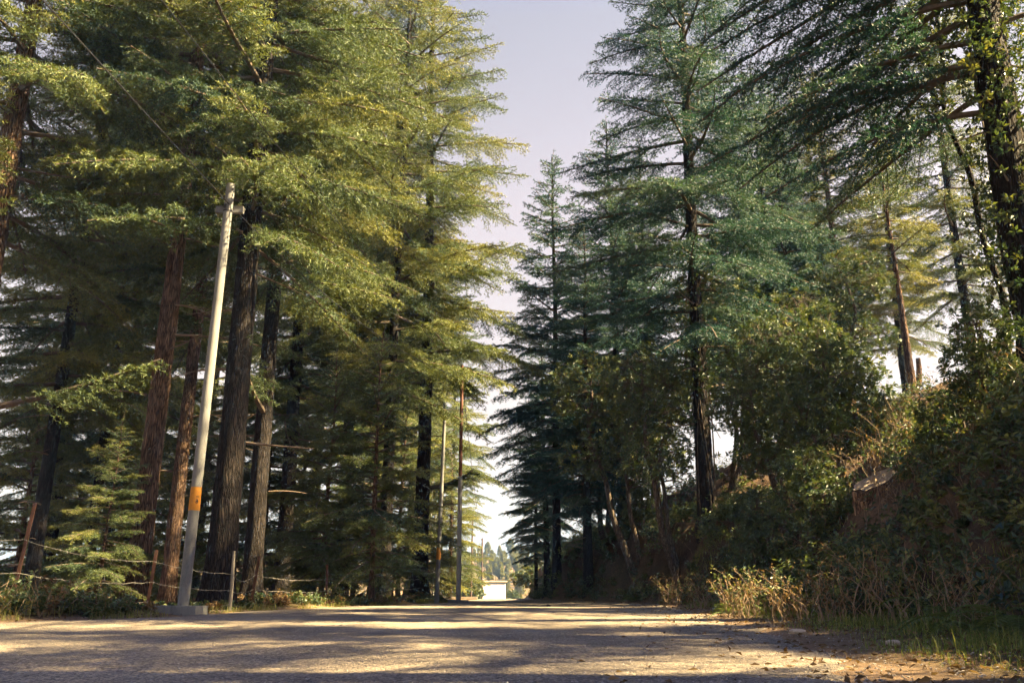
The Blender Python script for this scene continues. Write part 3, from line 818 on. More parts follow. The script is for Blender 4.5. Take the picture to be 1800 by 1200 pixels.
BC = make_broadleaf(33, 'rhododendron', 3.2, [[(0, 0, -0.2), (0.1, 0, 0.8), (0.0, 0.1, 1.9), (0.2, 0, 2.8)], [(0, 0.1, -0.2), (-0.4, 0, 0.7), (-0.7, 0.1, 1.6)], [(0, 0, -0.2), (0.4, 0.1, 0.7), (0.8, 0, 1.5)]],
                    [(0.1, 0, 2.5, 0.9, 0.7), (-0.6, 0, 1.5, 0.8, 0.6), (0.7, 0, 1.5, 0.8, 0.6), (0, -0.2, 0.9, 0.9, 0.5)], 520, m=10, ln=0.16, wd=0.048, r0=0.045)
BE = make_broadleaf(35, 'tall_oak', 11, [[(0, 0, -0.3), (-0.1, 0, 2.5), (-0.4, 0.1, 5.0), (-0.2, 0, 8.0), (-0.4, 0, 10.5)]],
                    [(-1.1, 0, 5.2, 1.0, 0.9), (-0.3, 0, 7.0, 1.3, 1.1), (-1.6, 0.3, 8.4, 1.2, 1.1), (0.1, 0.2, 9.6, 1.4, 1.2), (-0.9, -0.2, 10.6, 1.2, 1.0)], 1300, m=10, ln=0.12, wd=0.04, limb_n=8, r0=0.055, bark='bark_shaded')
for (px, Yd, v, rz, sc, lab) in [
    (1850, 12.6, BE, 0.0, 1.0, 'tall glossy-leaved tree leaning in from the right edge beside the vine-wrapped trunk'),
    (1120, 25.0, BA, 0.1, 1.0, 'leafy broadleaf tree with two crooked dark stems left of the tall straight cedar'),
    (1192, 22.5, BA, 0.9, 0.92, 'broadleaf tree with leaning pale-barked stem close to the tall straight cedar'),
    (1075, 29.0, BB, 2.0, 1.0, 'small dark leafy tree behind the leaning stems near the bank end'),
    (1378, 20.5, BB, 0.3, 0.85, 'dense glossy-leaved tree just right of the tall straight cedar'),
    (1395, 17.5, BB, 3.3, 0.62, 'lower glossy-leaved tree in front of the dense one, mid bank'),
    (1300, 26.0, BA, 4.0, 1.1, 'taller leafy tree behind the tall straight cedar'),
    (1440, 23.0, BB, 5.0, 0.9, 'leafy tree below the sweeping boughs, left of the bare grey trunk'),
    (1500, 26.0, BA, 2.2, 0.9, 'thin leafy tree in front of the bare grey trunk')]:
    plant_broadleaf(v, ax(px, Yd), Yd, lab, rz, sc)
for (px, Yd, rz, sc, lab) in [
    (1490, 15.5, 0.4, 0.85, 'rhododendron bush with long leaves left of the tree stump'),
    (1440, 14.2, 2.0, 0.55, 'low rhododendron bush at the lip of the dark earth cut'),
    (1690, 10.8, 1.0, 0.36, 'rhododendron bush below the vine-wrapped trunk'),
    (1790, 9.6, 4.0, 0.5, 'large-leaved bush in front of the vine-wrapped trunk at the right edge'),
    (1560, 20.0, 3.0, 0.8, 'rhododendron bush on the slope behind the tree stump'),
    (1130, 26.0, 5.0, 0.6, 'low bush under the crooked stems on the bank'),
    (1345, 16.0, 1.7, 0.6, 'bush overhanging the earth cut right of the tall straight cedar')]:
    plant_broadleaf(BC, ax(px, Yd), Yd, lab, rz, sc, group='rhododendron bushes on the bank', name='rhododendron_bush', cat='bush')

# vines that climb trunks
def vine(x, y, ztop, rad, n, label, seed, ln=0.11, wd=0.055, out=0.35, zlow=0.2):
    rng = np.random.default_rng(seed)
    base = H1(x, y)
    e = empty('climbing_vine', (x, y, base), label, 'vine', 'vines climbing trunks')
    P, Rr = [], []
    for q in range(7):
        a0 = rng.uniform(0, 6.28); z = np.linspace(0, ztop * rng.uniform(0.7, 1), 26)
        a = a0 + 0.5 * np.sin(z * 0.7 + q) + z * rng.normal(0, 0.12)
        rr = rad * 1.04 + 0.02 - z * rad * 0.028
        P.append(np.stack([rr * np.cos(a), rr * np.sin(a), z], -1)); Rr.append(np.linspace(0.02, 0.006, 26))
    w = Geo(); V, F = tubes(np.stack(P), np.stack(Rr), 5); w.add(V, F)
    link('vine_stem', w.mesh('vine_stem', ['limb']), e)
    z = zlow + (ztop - zlow) * rng.uniform(0, 1, n)
    a = rng.uniform(0, 6.28, n); dens = 0.5 + 0.5 * np.sin(a * 2 + z * 1.3) 
    keep = rng.uniform(0, 1, n) < 0.25 + 0.75 * dens; z, a = z[keep], a[keep]
    r = rad * (1 - 0.028 * z) + np.abs(rng.normal(0.05, out, len(z)))
    C = np.stack([r * np.cos(a), r * np.sin(a), z - 0.3 * np.clip(r - rad - 0.2, 0, 2)], -1)
    A = unit(np.stack([np.cos(a), np.sin(a), rng.normal(-0.1, 0.5, len(z))], -1))
    f = Geo(); V, F, t = whorls(rng, C, A, 7, ln, wd, np.clip(rng.normal(0.5, 0.2, len(z)), 0, 1)); f.add(V, F, 0, t)
    link('foliage', f.mesh('vine_foliage', ['leaf']), e)
vine(*NEAR_XY, 12.0, 0.25, 3600, 'glossy vine covering the trunk at the right edge of the picture', 41, 0.09, 0.042, 0.34, 0.0)
vine(ax(1254, 22), 22.0, 7.5, 0.24, 420, 'vine clothing the trunk of the tall straight cedar on the bank', 42, 0.12, 0.06, 0.34, 3.2)

# ------------------------------------------------------------------ tree stump on the bank
def make_stump():
    rng = np.random.default_rng(51)
    sx, sy = ax(1565, 13.2), 13.2
    z0 = H1(sx, sy)
    zt = CAM_Z + 13.2 * math.tan(PITCH + math.atan((600 - 842) / 1500.0))
    e = empty('tree_stump', (sx, sy, z0), 'weathered tree stump with a slanting pale cut top on the bank', 'stump')
    S, K = 34, 12
    an = np.arange(S) * 2 * np.pi / S
    zz = np.linspace(-0.5, zt - z0, K)
    lob = 1 + 0.10 * np.sin(an * 3 + 1) + 0.05 * np.sin(an * 7) + 0.015 * rng.standard_normal(S)
    rad = 0.27 * (1 + 0.45 * np.exp(-np.clip(zz, 0, 9) * 2.2))
    V = []
    for k in range(K):
        r = rad[k] * lob * (1 + 0.02 * rng.standard_normal(S))
        x, y = r * np.cos(an), r * np.sin(an) * 0.8
        tilt = np.clip(k / (K - 1), 0, 1) * (0.52 * x + 0.27 * y)
        V.append(np.stack([x, y, zz[k] + tilt], -1))
    V = np.concatenate(V)
    k, s = np.meshgrid(np.arange(K - 1), np.arange(S), indexing='ij'); s2 = (s + 1) % S
    F = np.stack([k * S + s, k * S + s2, (k + 1) * S + s2, (k + 1) * S + s], -1).reshape(-1, 4)
    g = Geo(); g.add(V, F); link('bark_side', g.mesh('stump_bark', ['bark']), e)
    ring = V[-S:]; c = ring.mean(0)
    g = Geo(); VV = [c + (ring - c) * f + np.array([0, 0, 0.004 + 0.012 * rng.uniform(0, 1)]) for f in (0.96, 0.62, 0.3)]
    VV = np.concatenate(VV + [c[None] + [[0, 0, 0.01]]])
    F4 = np.concatenate([np.stack([np.arange(S) + q * S, (np.arange(S) + 1) % S + q * S, (np.arange(S) + 1) % S + (q + 1) * S, np.arange(S) + (q + 1) * S], -1) for q in range(2)])
    g.add(VV, F4)
    g.add(VV, np.stack([np.arange(S) + 2 * S, (np.arange(S) + 1) % S + 2 * S, np.full(S, 3 * S)], -1))
    cf = link('cut_face', g.mesh('stump_cut', ['cut_wood']), e)
    # splinter left standing on the low side
    g = Geo(); V, F = tubes(np.array([[[-0.12, -0.16, zt - z0 - 0.06], [-0.13, -0.17, zt - z0 + 0.02], [-0.12, -0.17, zt - z0 + 0.09]]]), np.array([[0.05, 0.035, 0.012]]), 6); g.add(V, F)
    link('splinter', g.mesh('stump_splinter', ['cut_wood']), cf)
make_stump()

# ------------------------------------------------------------------ utility poles
def poly_pole(x, y, Ht, r0, r1, mat, sides=20, sink=0.3):
    K = 24; z = np.linspace(-sink, Ht, K)
    P = np.stack([z * 0, z * 0, z], -1)[None]
    rr = np.interp(z, [0, Ht], [r0, r1])[None]
    V, F = tubes(P, rr, sides)
    g = Geo(); g.add(V, F)
    top = V[-sides:]; g.add(np.vstack([top, [[0, 0, Ht + 0.005]]]), np.stack([np.arange(sides), (np.arange(sides) + 1) % sides, np.full(sides, sides)], -1))
    return g
def cyl_band(r0, r1, z0, z1, sides=24):
    V, F = tubes(np.array([[[0, 0, z0], [0, 0, (z0 + z1) / 2], [0, 0, z1]]]), np.array([[r0, (r0 + r1) / 2, r1]]), sides)
    g = Geo(); g.add(V, F); return g

PX, PY = ax(325, 14.3), 14.3
PH = 7.55; PR0, PR1 = 0.090, 0.077
e = empty('concrete_pole', (PX, PY, H1(PX, PY)), 'tall pale concrete utility pole with orange band and short crossarm, on square plinth', 'utility pole', 'utility poles')
e.rotation_euler = (R(-0.4), R(0.55), 0)
link('shaft', poly_pole(0, 0, PH, PR0, PR1, 'concrete').mesh('pole_shaft', ['concrete'], True), e)
def prad(z): return PR0 + (PR1 - PR0) * z / PH
link('orange_band', cyl_band(prad(1.62) + 0.003, prad(2.0) + 0.003, 1.62, 2.0).mesh('pole_band', ['paint_orange'], True), e)
g = Geo(); V, F = box(-0.25, 0.25, -PR1 - 0.075, -PR1 + 0.012, PH - 0.53, PH - 0.42); V[:, 1] += 2 * PR1 + 0.06; g.add(V, F)
V, F = box(-0.25, 0.25, PR1 - 0.02, PR1 + 0.14, PH - 0.415, PH - 0.405); g.add(V, F)
link('crossarm', g.mesh('pole_crossarm', ['concrete']), e)
link('clamp_ring', cyl_band(prad(7.0) + 0.006, prad(7.03) + 0.006, 6.985, 7.02).mesh('pole_clamp', ['cable'], True), e)
g = Geo()
for dx in (-0.045, -0.015):
    V, F = box(dx - 0.006, dx + 0.006, -PR1 - 0.018, -PR1 + 0.01, 7.04, 7.13); g.add(V, F)
link('bolt_pair', g.mesh('pole_bolts', ['cable']), e)
g = Geo(); V, F = box(-0.46, 0.30, -0.26, 0.34, -0.25, 0.12); V[V[:, 2] > 0] *= np.array([0.97, 0.97, 1]); g.add(V, F)
link('plinth', g.mesh('pole_plinth', ['concrete']), e)
g = Geo()                                    # number painted on the band: a 9 with a dash above it
ang0 = R(-52)
def on_pole(u, z):
    r = prad(z) + 0.006; a = ang0 + u / r
    return (r * math.cos(a), r * math.sin(a), z)
ringp = [on_pole(0.016 * math.cos(q), 1.752 + 0.014 * math.sin(q)) for q in np.linspace(0, 2 * math.pi, 13)]
tail = [on_pole(0.018, 1.752), on_pole(0.014, 1.775), on_pole(0.004, 1.79), on_pole(-0.010, 1.795)]
for nm, pls in (('number_mark', (ringp, tail)), ('dash_mark', ([on_pole(-0.02, 1.842), on_pole(0.03, 1.842)],))):
    g = Geo()
    for pl in pls:
        V, F = tubes(np.array([pl]), np.full((1, len(pl)), 0.006), 5); g.add(V, F)
    link(nm, g.mesh('pole_' + nm, ['paint_black']), e)

def far_pole(name, px, Yd, Ht, r0, r1, label, mats, band=None, lean=0.0, plinth=False, brackets=0, sides=14, arm=False, split=None, x=None):
    x = ax(px, Yd) if x is None else x
    e = empty(name, (x, Yd, H1(x, Yd)), label, 'utility pole', 'utility poles')
    e.rotation_euler = (0, lean, 0)
    if split:
        g = Geo(); V, F = tubes(np.array([[[0, 0, z] for z in np.linspace(-0.3, split, 9)]]), np.interp(np.linspace(-0.3, split, 9), [0, Ht], [r0, r1])[None], sides); g.add(V, F)
        link('lower_tube', g.mesh(name + '_lower', [mats[0]], True), e)
        zz = np.linspace(split, Ht, 12)
        g = Geo(); V, F = tubes(np.array([[[0, 0, z] for z in zz]]), np.interp(zz, [0, Ht], [r0 * 0.86, r1 * 0.86])[None], sides); g.add(V, F)
        link('upper_tube', g.mesh(name + '_upper', [mats[1]], True), e)
    else:
        link('shaft', poly_pole(0, 0, Ht, r0, r1, mats[0], sides).mesh(name + '_shaft', [mats[0]], True), e)
    if band:
        z0, z1 = band; rr = lambda z: r0 + (r1 - r0) * z / Ht + 0.004
        link('orange_band', cyl_band(rr(z0), rr(z1), z0, z1, sides).mesh(name + '_band', ['paint_orange'], True), e)
    if plinth:
        g = Geo(); V, F = box(-0.34, 0.34, -0.25, 0.25, -0.2, 0.10); V[V[:, 2] > 0] *= np.array([0.9, 0.9, 1]); g.add(V, F)
        link('plinth', g.mesh(name + '_plinth', ['concrete']), e)
    for b in range(brackets):
        zb_ = Ht - 0.12 - b * 0.42
        g = Geo(); V, F = box(-0.34, 0.06, -0.03, 0.03, zb_ - 0.03, zb_ + 0.03); g.add(V, F)
        bk_ = link('insulator_bracket', g.mesh(name + '_bracket', ['steel_grey']), e)
        g = Geo(); V, F = tubes(np.array([[[-0.30, 0, zb_ + 0.03], [-0.30, 0, zb_ + 0.10], [-0.30, 0, zb_ + 0.16]]]), np.array([[0.05, 0.06, 0.03]]), 8); g.add(V, F)
        link('insulator', g.mesh(name + '_insulator', ['white_wall']), bk_)
    if arm:
        g = Geo(); V, F = box(-0.30, 0.30, -0.09, -0.02, Ht - 0.16, Ht - 0.09); g.add(V, F)
        link('crossarm', g.mesh(name + '_arm', ['steel_brown']), e)
    return e
far_pole('concrete_pole', 768, 26.0, 5.4, 0.066, 0.05, 'leaning grey concrete pole with faded orange band beside the brown pole', ['concrete'], (1.25, 1.6), R(1.2))
far_pole('steel_pole', 806, 27.5, 7.55, 0.078, 0.056, 'stepped steel pole, grey below and red-brown above, on concrete foot', ['steel_grey', 'steel_brown'], None, 0.0, True, arm=True, split=3.9)
far_pole('concrete_pole', 752, 42.0, 5.5, 0.055, 0.045, 'thin pole with orange band behind the wide-footed trunk', ['concrete'], (1.3, 1.7), R(0.8))
far_pole('concrete_pole', 761, 46.0, 5.5, 0.055, 0.045, 'thin bare pole between the banded thin one and the leaning concrete pole', ['concrete'], None, R(0.3))
far_pole('steel_pole', 828, 62.0, 5.8, 0.07, 0.05, 'dark thin pole standing in the bush before the brick hut', ['pole_dark'], None, R(0.5))
far_pole('steel_pole', 847, 84.0, 5.6, 0.085, 0.07, 'distant rusty pole with stacked insulator brackets beside the white hut', ['pole_dark'], None, 0.0, brackets=4)

def wire_span(p, q, sag, r, label, n=28):
    p, q = np.array(p, float), np.array(q, float)
    t = np.linspace(0, 1, n)[:, None]
    P = p + (q - p) * t - np.array([0, 0, 1]) * sag * 4 * t * (1 - t)
    V, F = tubes(P[None], np.full((1, n), r), 5); g = Geo(); g.add(V, F)
    mid = P.mean(0); 
    o = link('overhead_wire', g.mesh('overhead_wire', ['cable']), None, None, label, 'wire', 'overhead wires')
    return o
ptop = (PX + 0.06, PY - 0.16, 7.17)
steel = (ax(806, 27.5), 27.4, 7.1)
def at(px, py, Yd):
    cx, cyv = (px - 900) / 1500.0, (600 - py) / 1500.0
    d = np.array([cx, math.cos(PITCH) - cyv * math.sin(PITCH), math.sin(PITCH) + cyv * math.cos(PITCH)])
    return np.array([0, 0, CAM_Z]) + d * (Yd / d[1])
far_pole('concrete_pole', 0, -12.0, 7.6, 0.095, 0.08, 'concrete pole behind the camera that carries the near cables', ['concrete'], (1.6, 2.0), arm=True, x=-6.9)
wire_span((-6.85, -12.1, 7.2), ptop, 0.12, 0.010, 'black cable running from the top left corner to the near concrete pole', 60)
wire_span(ptop, steel, 0.55, 0.010, 'black cable sagging from the near concrete pole to the brown pole')
wire_span((-7.2, -12.1, 7.52), (ax(806, 27.5) - 0.28, 27.4, 7.42), 0.0, 0.008, 'thin wire crossing the trees right of the near pole top', 70)
wire_span(steel, (ax(847, 84), 84, 5.0), 0.7, 0.012, 'far cable from the brown pole to the rusty bracketed pole')

# ------------------------------------------------------------------ barbed wire fence
posts = [  # x, y, height, kind, lean x, wire heights
    (-11.2, 9.8, 1.55, 'rust', 0.02, (1.10, 0.62, 0.2)),
    (ax(22, 13.3), 13.3, 1.62, 'rust', 0.09, (1.06, 0.58, 0.16)),
    (ax(262, 15.6), 15.6, 1.0, 'rust', 0.06, (0.80, 0.45, 0.12)),
    (ax(407, 15.8), 15.8, 1.02, 'wood', 0.0, (0.62, 0.34, 0.10)),
    (ax(443, 17.6), 17.6, 0.96, 'rust', 0.10, (0.60, 0.32, 0.09)),
    (ax(575, 21.5), 21.5, 0.95, 'rust', -0.03, (0.62, 0.33, 0.10)),
    (ax(690, 25.2), 25.2, 0.95, 'rust', 0.02, (0.65, 0.35, 0.10)),
    (ax(752, 30.0), 30.0, 1.0, 'rust', 0.0, (0.8, 0.5, 0.25))]
fe = empty('barbed_wire_fence', (posts[0][0], posts[0][1], 0), 'sagging barbed wire fence on rusty angle posts along the left verge', 'fence')
f0 = np.array([posts[0][0], posts[0][1], 0])
strands = [[], [], []]
for (x, y, h, kd, ln, wh) in posts:
    z = H1(x, y)
    b = np.array([x, y, z]) - f0
    g = Geo()
    if kd == 'rust':
        for (a0, a1, b0, b1) in ((-0.028, 0.028, -0.004, 0.004), (-0.028, -0.021, 0.004, 0.05)):
            V, F = box(a0, a1, b0, b1, -0.3, h); V[:, 0] += V[:, 2] * ln; g.add(V, F)
    else:
        V, F = tubes(np.array([[[0.008 * math.sin(q * 5), 0, q] for q in np.linspace(-0.3, h, 9)]]), np.array([[0.032] * 6 + [0.03, 0.028, 0.022]]), 7); g.add(V, F)
    link('post', g.mesh('fence_post', ['rust' if kd == 'rust' else 'post_wood']), fe, b)
    for q in range(3):
        strands[q].append(b + np.array([wh[q] * ln, -0.05, wh[q]]))
rng = np.random.default_rng(61)
for q in range(3):
    pts = []
    for a_, b_ in zip(strands[q][:-1], strands[q][1:]):
        n = 14; t = np.linspace(0, 1, n, endpoint=False)[:, None]
        pts.append(a_ + (b_ - a_) * t - np.array([0, 0, 1]) * rng.uniform(0.04, 0.14) * 4 * t * (1 - t) + rng.normal(0, 0.006, (n, 3)))
    pts = np.concatenate(pts + [strands[q][-1][None]])
    g = Geo(); V, F = tubes(pts[None], np.full((1, len(pts)), 0.0033), 4); g.add(V, F)
    d = np.linalg.norm(np.diff(pts, axis=0), axis=1); cum = np.concatenate([[0], np.cumsum(d)])
    s = np.arange(0.1, cum[-1], 0.13)
    C = np.stack([np.interp(s, cum, pts[:, a]) for a in range(3)], -1)
    for sgn in (1, -1):
        D = unit(rng.standard_normal(C.shape) + np.array([0, 0, 0.6 * sgn])) * 0.024
        V, F = tubes(np.stack([C - D, C, C + D], 1), np.tile(np.array([[0.002, 0.004, 0.002]]), (len(C), 1)), 3); g.add(V, F)
    link('barbed_strand', g.mesh('barbed_strand', ['wire']), fe)

# ------------------------------------------------------------------ white hut, brick hut, bush at the end of the road
def hut():
    Yd = 86.0; x0, x1 = ax(847, Yd), ax(890.5, Yd); zb_ = H1((x0 + x1) / 2, Yd) - 0.02
    w = x1 - x0; hh = 1.62
    e = empty('white_hut', ((x0 + x1) / 2, Yd, zb_), 'small white hut with a grey roof edge at the end of the road', 'hut', rz=R(24))
    g = Geo(); V, F = box(-w / 2, w / 2, 0, 2.2, -0.3, hh); g.add(V, F); link('wall', g.mesh('hut_wall', ['white_wall']), e)
    for q in range(7):       # horizontal sheeting of the front
        z0 = 0.06 + q * 0.195
        g = Geo(); V, F = box(-w / 2 + 0.05, w / 2 - 0.05, -0.022, -0.003, z0, z0 + 0.185); g.add(V, F)
        link('panel', g.mesh('hut_panel', ['white_wall']), e)
    g = Geo(); V, F = box(-w / 2 - 0.02, w / 2 + 0.02, -0.06, -0.002, hh - 0.155, hh); g.add(V, F); link('lintel', g.mesh('hut_lintel', ['roof_edge']), e)
    g = Geo(); V, F = box(-w / 2 - 0.22, w / 2 + 0.12, -0.16, 2.4, hh + 0.003, hh + 0.11); g.add(V, F); link('roof', g.mesh('hut_roof', ['ochre']), e)
    g = Geo(); V, F = box(-w / 2 - 0.12, -w / 2 - 0.003, -0.03, 0.1, -0.3, hh); g.add(V, F); link('corner_post', g.mesh('hut_post', ['ochre']), e)
    g = Geo(); V, F = box(-w / 2 - 0.2, w / 2 + 0.6, -0.5, -0.07, -0.3, 0.05); g.add(V, F); link('step', g.mesh('hut_step', ['ochre']), e)
    bx0, bx1 = ax(826, 90), ax(846, 90); bz = H1((bx0 + bx1) / 2, 90)
    e = empty('brick_hut', ((bx0 + bx1) / 2, 90.0, bz), 'low red brick hut with dark roof left of the white hut', 'hut')
    w = bx1 - bx0; hh = 2.0
    g = Geo(); V, F = box(-w / 2, w / 2, 0, 2.2, -0.3, hh); g.add(V, F); link('wall', g.mesh('brick_hut_wall', ['mortar']), e)
    me = None
    for r in range(12):
        nbr = 5
        for c in range(nbr):
            if me is None:
                g = Geo(); V, F = box(0.008, w / nbr - 0.008, -0.014, -0.002, 0.01, 0.155); g.add(V, F); me = g.mesh('brick', ['brick'])
            off = 0.0 if r % 2 == 0 else 0.04
            link('brick', me, e, (-w / 2 + c * w / nbr + off - 0.02, 0, r * 0.165))
    g = Geo(); V, F = box(-w / 2 - 0.2, w / 2 + 0.15, -0.2, 2.4, hh + 0.002, hh + 0.09); g.add(V, F); link('roof', g.mesh('brick_hut_roof', ['roof_edge']), e)
hut()
g = Geo(); V, F = box(-1.6, 0.9, 0, 0.35, -0.35, 0.12); g.add(V, F)
link('roadside_kerb', g.mesh('roadside_kerb', ['stone']), None, (ax(812, 52), 52, H1(ax(812, 52), 52)), 'pale stone kerb lying across the verge before the far bush', 'kerb')

BD = make_broadleaf(34, 'roadside_bush', 2.0, [[(0, 0, -0.2), (0.1, 0, 0.6), (0, 0, 1.4)], [(0, 0, -0.2), (-0.5, 0, 0.5), (-0.9, 0, 1.1)], [(0, 0, -0.2), (0.5, 0, 0.5), (1.0, 0, 1.0)]],
                    [(0, 0, 1.2, 1.0, 0.7), (-1.0, 0, 0.9, 0.8, 0.6), (1.0, 0, 0.8, 0.8, 0.6), (0, -0.5, 0.5, 1.2, 0.4)], 420, m=9, ln=0.19, wd=0.10, r0=0.04)
for (px, Yd, rz, sc, lab) in [
    (808, 64, 0.2, 1.0, 'round green bush left of the dark thin pole at the road end'),
    (824, 66, 2.2, 0.8, 'round green bush right of the dark thin pole at the road end'),
    (902, 84, 1.0, 0.5, 'small bush just right of the white hut'),
    (935, 58, 3.0, 0.8, 'pale bush at the far end of the bank')]:
    plant_broadleaf(BD, ax(px, Yd), Yd, lab, rz, sc, group='bushes at the end of the road', name='roadside_bush', cat='bush')

# ------------------------------------------------------------------ pines on the far hill
def make_pine(seed, Ht, cone):
    rng = np.random.default_rng(seed)
    V, F, _ = trunk_geo(rng, Ht * 0.95, Ht * 0.018, sides=7, bend=0.25, seg=0.8)
    tg = Geo(); tg.add(V, F)
    n = 420; u = rng.uniform(0, 1, n)
    z = Ht * (0.28 + 0.72 * u) if cone else Ht * (0.42 + 0.58 * u)
    rr = Ht * (0.22 * (1 - u) ** 0.7 + 0.03) if cone else Ht * 0.20 * np.sqrt(np.clip(1 - (2 * u - 0.9) ** 2, 0.06, 1))
    cl = rng.integers(0, 26, n); ca = rng.uniform(0, 6.28, 26)
    a = ca[cl] + rng.normal(0, 0.5, n); r = rr * rng.uniform(0.25, 1.0, n)
    C = np.stack([r * np.cos(a), r * np.sin(a), z + rng.normal(0, 0.15, n)], -1)
    A = unit(np.stack([np.cos(a), np.sin(a), rng.normal(0.5, 0.4, n)], -1))
    f = Geo(); V, F, t = whorls(rng, C, A, 7, Ht * 0.060, Ht * 0.022, np.clip(rng.normal(0.5, 0.2, n), 0, 1)); f.add(V, F, 0, t)
    return {'trunk': tg.mesh('hill_pine_trunk', ['bark']), 'crown': f.mesh('hill_pine_crown', ['hill_leaf'])}
PN = [make_pine(71, 9, True), make_pine(72, 10, False), make_pine(73, 8, True)]
rng = np.random.default_rng(74)
def hill_pine(px, Yd, v, sc, rz, lab, grp):
    x = ax(px, Yd)
    e = empty('pine_tree', (x, Yd, H1(x, Yd) - 0.1), lab, 'tree', grp, rz, (sc, sc, sc))
    link('trunk', PN[v]['trunk'], e); link('crown', PN[v]['crown'], e)
for (px, v, sc) in [(832, 0, 0.55), (843, 1, 0.62), (857, 1, 0.8), (866, 2, 0.7), (878, 0, 0.7), (886, 2, 0.6), (897, 1, 0.95), (908, 0, 0.7), (917, 1, 0.75), (926, 1, 0.7), (938, 0, 0.6), (950, 1, 0.7), (815, 1, 0.7), (800, 0, 0.7), (965, 0, 0.7), (980, 1, 0.7)]:
    hill_pine(px, 195 + rng.uniform(-7, 7), v, sc * 0.50, rng.uniform(0, 6), 'hazy pine standing on the skyline of the far hill', 'pines on the far skyline')
for i in range(170):
    Yd = rng.uniform(132, 190); px = 870 + rng.uniform(-1, 1) * 110
    vv = int(rng.integers(0, 3)); hill_pine(px, Yd, vv, rng.uniform(0.20, 0.38), rng.uniform(0, 6), ('small conical yellow-green pine on the slope of the far hill', 'round-crowned olive pine on the slope of the far hill', 'stubby conical pine on the slope of the far hill')[vv], 'pines on the far hillside')
for i in range(26):
    Yd = rng.uniform(135, 200); px = rng.uniform(-300, 720) if i % 2 else rng.uniform(1010, 2000)
    hill_pine(px, Yd, int(rng.integers(0, 3)), rng.uniform(0.3, 0.5), rng.uniform(0, 6), 'pine on the far hillside glimpsed behind the roadside trunks', 'pines behind the wood')

# ------------------------------------------------------------------ undergrowth, grass, litter, gravel
def bank_points(rng, n, y0, y1, s0, s1):
    y = y0 + (y1 - y0) * rng.uniform(0, 1, n) ** 1.3
    s = rng.uniform(s0, s1, n); x = xf(y) + s
    return x, y, height(x, y)

rng = np.random.default_rng(81)
# leafy cover of the bank
f = Geo(); st = Geo()
parts_ = [bank_points(rng, 420, 10.0, 48, 0.15, 9.5), bank_points(rng, 1700, 4.0, 15, 0.05, 4.6), bank_points(rng, 900, 17.0, 42, -0.1, 2.4)]
x, y, z = (np.concatenate([p_[a] for p_ in parts_]) for a in range(3))
keep = (wob(x, y, 0.7, 4) + rng.normal(0, 0.35, len(x)) > -0.45) & ~((np.abs(x - ax(1560, 12.6)) < 0.45) & (np.abs(y - 12.5) < 0.8))
x, y, z = x[keep], y[keep], z[keep]
for (cx_, cy_, cz_) in zip(x, y, z):
    n = int(rng.integers(4, 9)); hgt = rng.uniform(0.12, 0.7)
    o = np.array([cx_, cy_, cz_])
    D = unit(np.stack([rng.normal(0, 0.5, n), rng.normal(0, 0.5, n), rng.uniform(0.5, 1.2, n)], -1)) * hgt * rng.uniform(0.5, 1.1, (n, 1))
    C = o + D
    V, F = tubes(np.stack([np.repeat(o[None], n, 0), o + D * 0.55 + rng.normal(0, 0.03, (n, 3)), C], 1), np.tile([[0.006, 0.005, 0.003]], (n, 1)), 3); st.add(*((V, F) if cy_ < 11 else (V[:0], F[:0])))
    CC2 = np.concatenate([C, o + D * 0.65]); AA = np.concatenate([unit(D), unit(D)])
    V, F, t = whorls(rng, CC2, AA, 5, 0.09, 0.044, np.full(2 * n, np.clip(rng.normal(0.45, 0.2), 0, 1))); f.add(V, F, 0, t)
link('undergrowth', f.mesh('bank_undergrowth', ['leaf']), kind='stuff', label='tangled leafy undergrowth covering the roadside bank', cat='undergrowth')
link('undergrowth_stems', st.mesh('bank_stems', ['twig']), kind='stuff', label='thin stems of the undergrowth on the bank', cat='undergrowth')

# dry stems and grass on the bank, and hanging over the cut
def stems(rng, x, y, z, hmin, hmax, leanmax, r=0.004):
    n = len(x); h = rng.uniform(hmin, hmax, n)
    az = rng.uniform(0, 6.28, n); ln_ = rng.uniform(0.1, leanmax, n) * h
    t = np.linspace(0, 1, 6)[None, :, None]
    o = np.stack([x, y, z - 0.02], -1)[:, None, :]
    lean = np.stack([np.cos(az) * ln_ - 0.12 * h, np.sin(az) * ln_ - 0.05 * h, 0 * az], -1)[:, None, :]
    kink = rng.normal(0, 0.05, (n, 6, 3)) * h[:, None, None] * np.array([1, 1, 0.3]); kink[:, 0] = 0
    P = o + lean * t ** 1.7 + np.array([0, 0, 1.0]) * (h[:, None, None] * (t - 0.22 * t ** 3 * (ln_ / h)[:, None, None])) + kink
    return P, np.repeat((r * rng.uniform(0.6, 1.5, n))[:, None], 6, 1) * (1 - 0.7 * np.linspace(0, 1, 6))[None]
g = Geo(); fl = Geo()
x, y, z = bank_points(rng, 2600, 5.0, 40, 0.8, 10)
keep = wob(x, y, 0.5, 9) > -0.1; P, Rr = stems(rng, x[keep], y[keep], z[keep], 0.25, 1.0, 0.8)
V, F = tubes(P, Rr, 3); g.add(V, F)
ends = P[:, 3:].reshape(-1, 3); ends = ends[rng.uniform(0, 1, len(ends)) < 0.35]
V, F, t = whorls(rng, ends, unit(rng.normal(0, 1, ends.shape) + [0, 0, 0.4]), 3, 0.06, 0.02, rng.uniform(0.2, 1, len(ends))); fl.add(V, F, 0, t)
x, y, z = bank_points(rng, 620, 5.5, 26, -0.4, 0.6)
keep = wob(x, y, 0.8, 6) > 0.15; P, Rr = stems(rng, x[keep], y[keep], z[keep], 0.2, 0.75, 0.9, 0.0045)
V, F = tubes(P, Rr, 3); g.add(V, F)
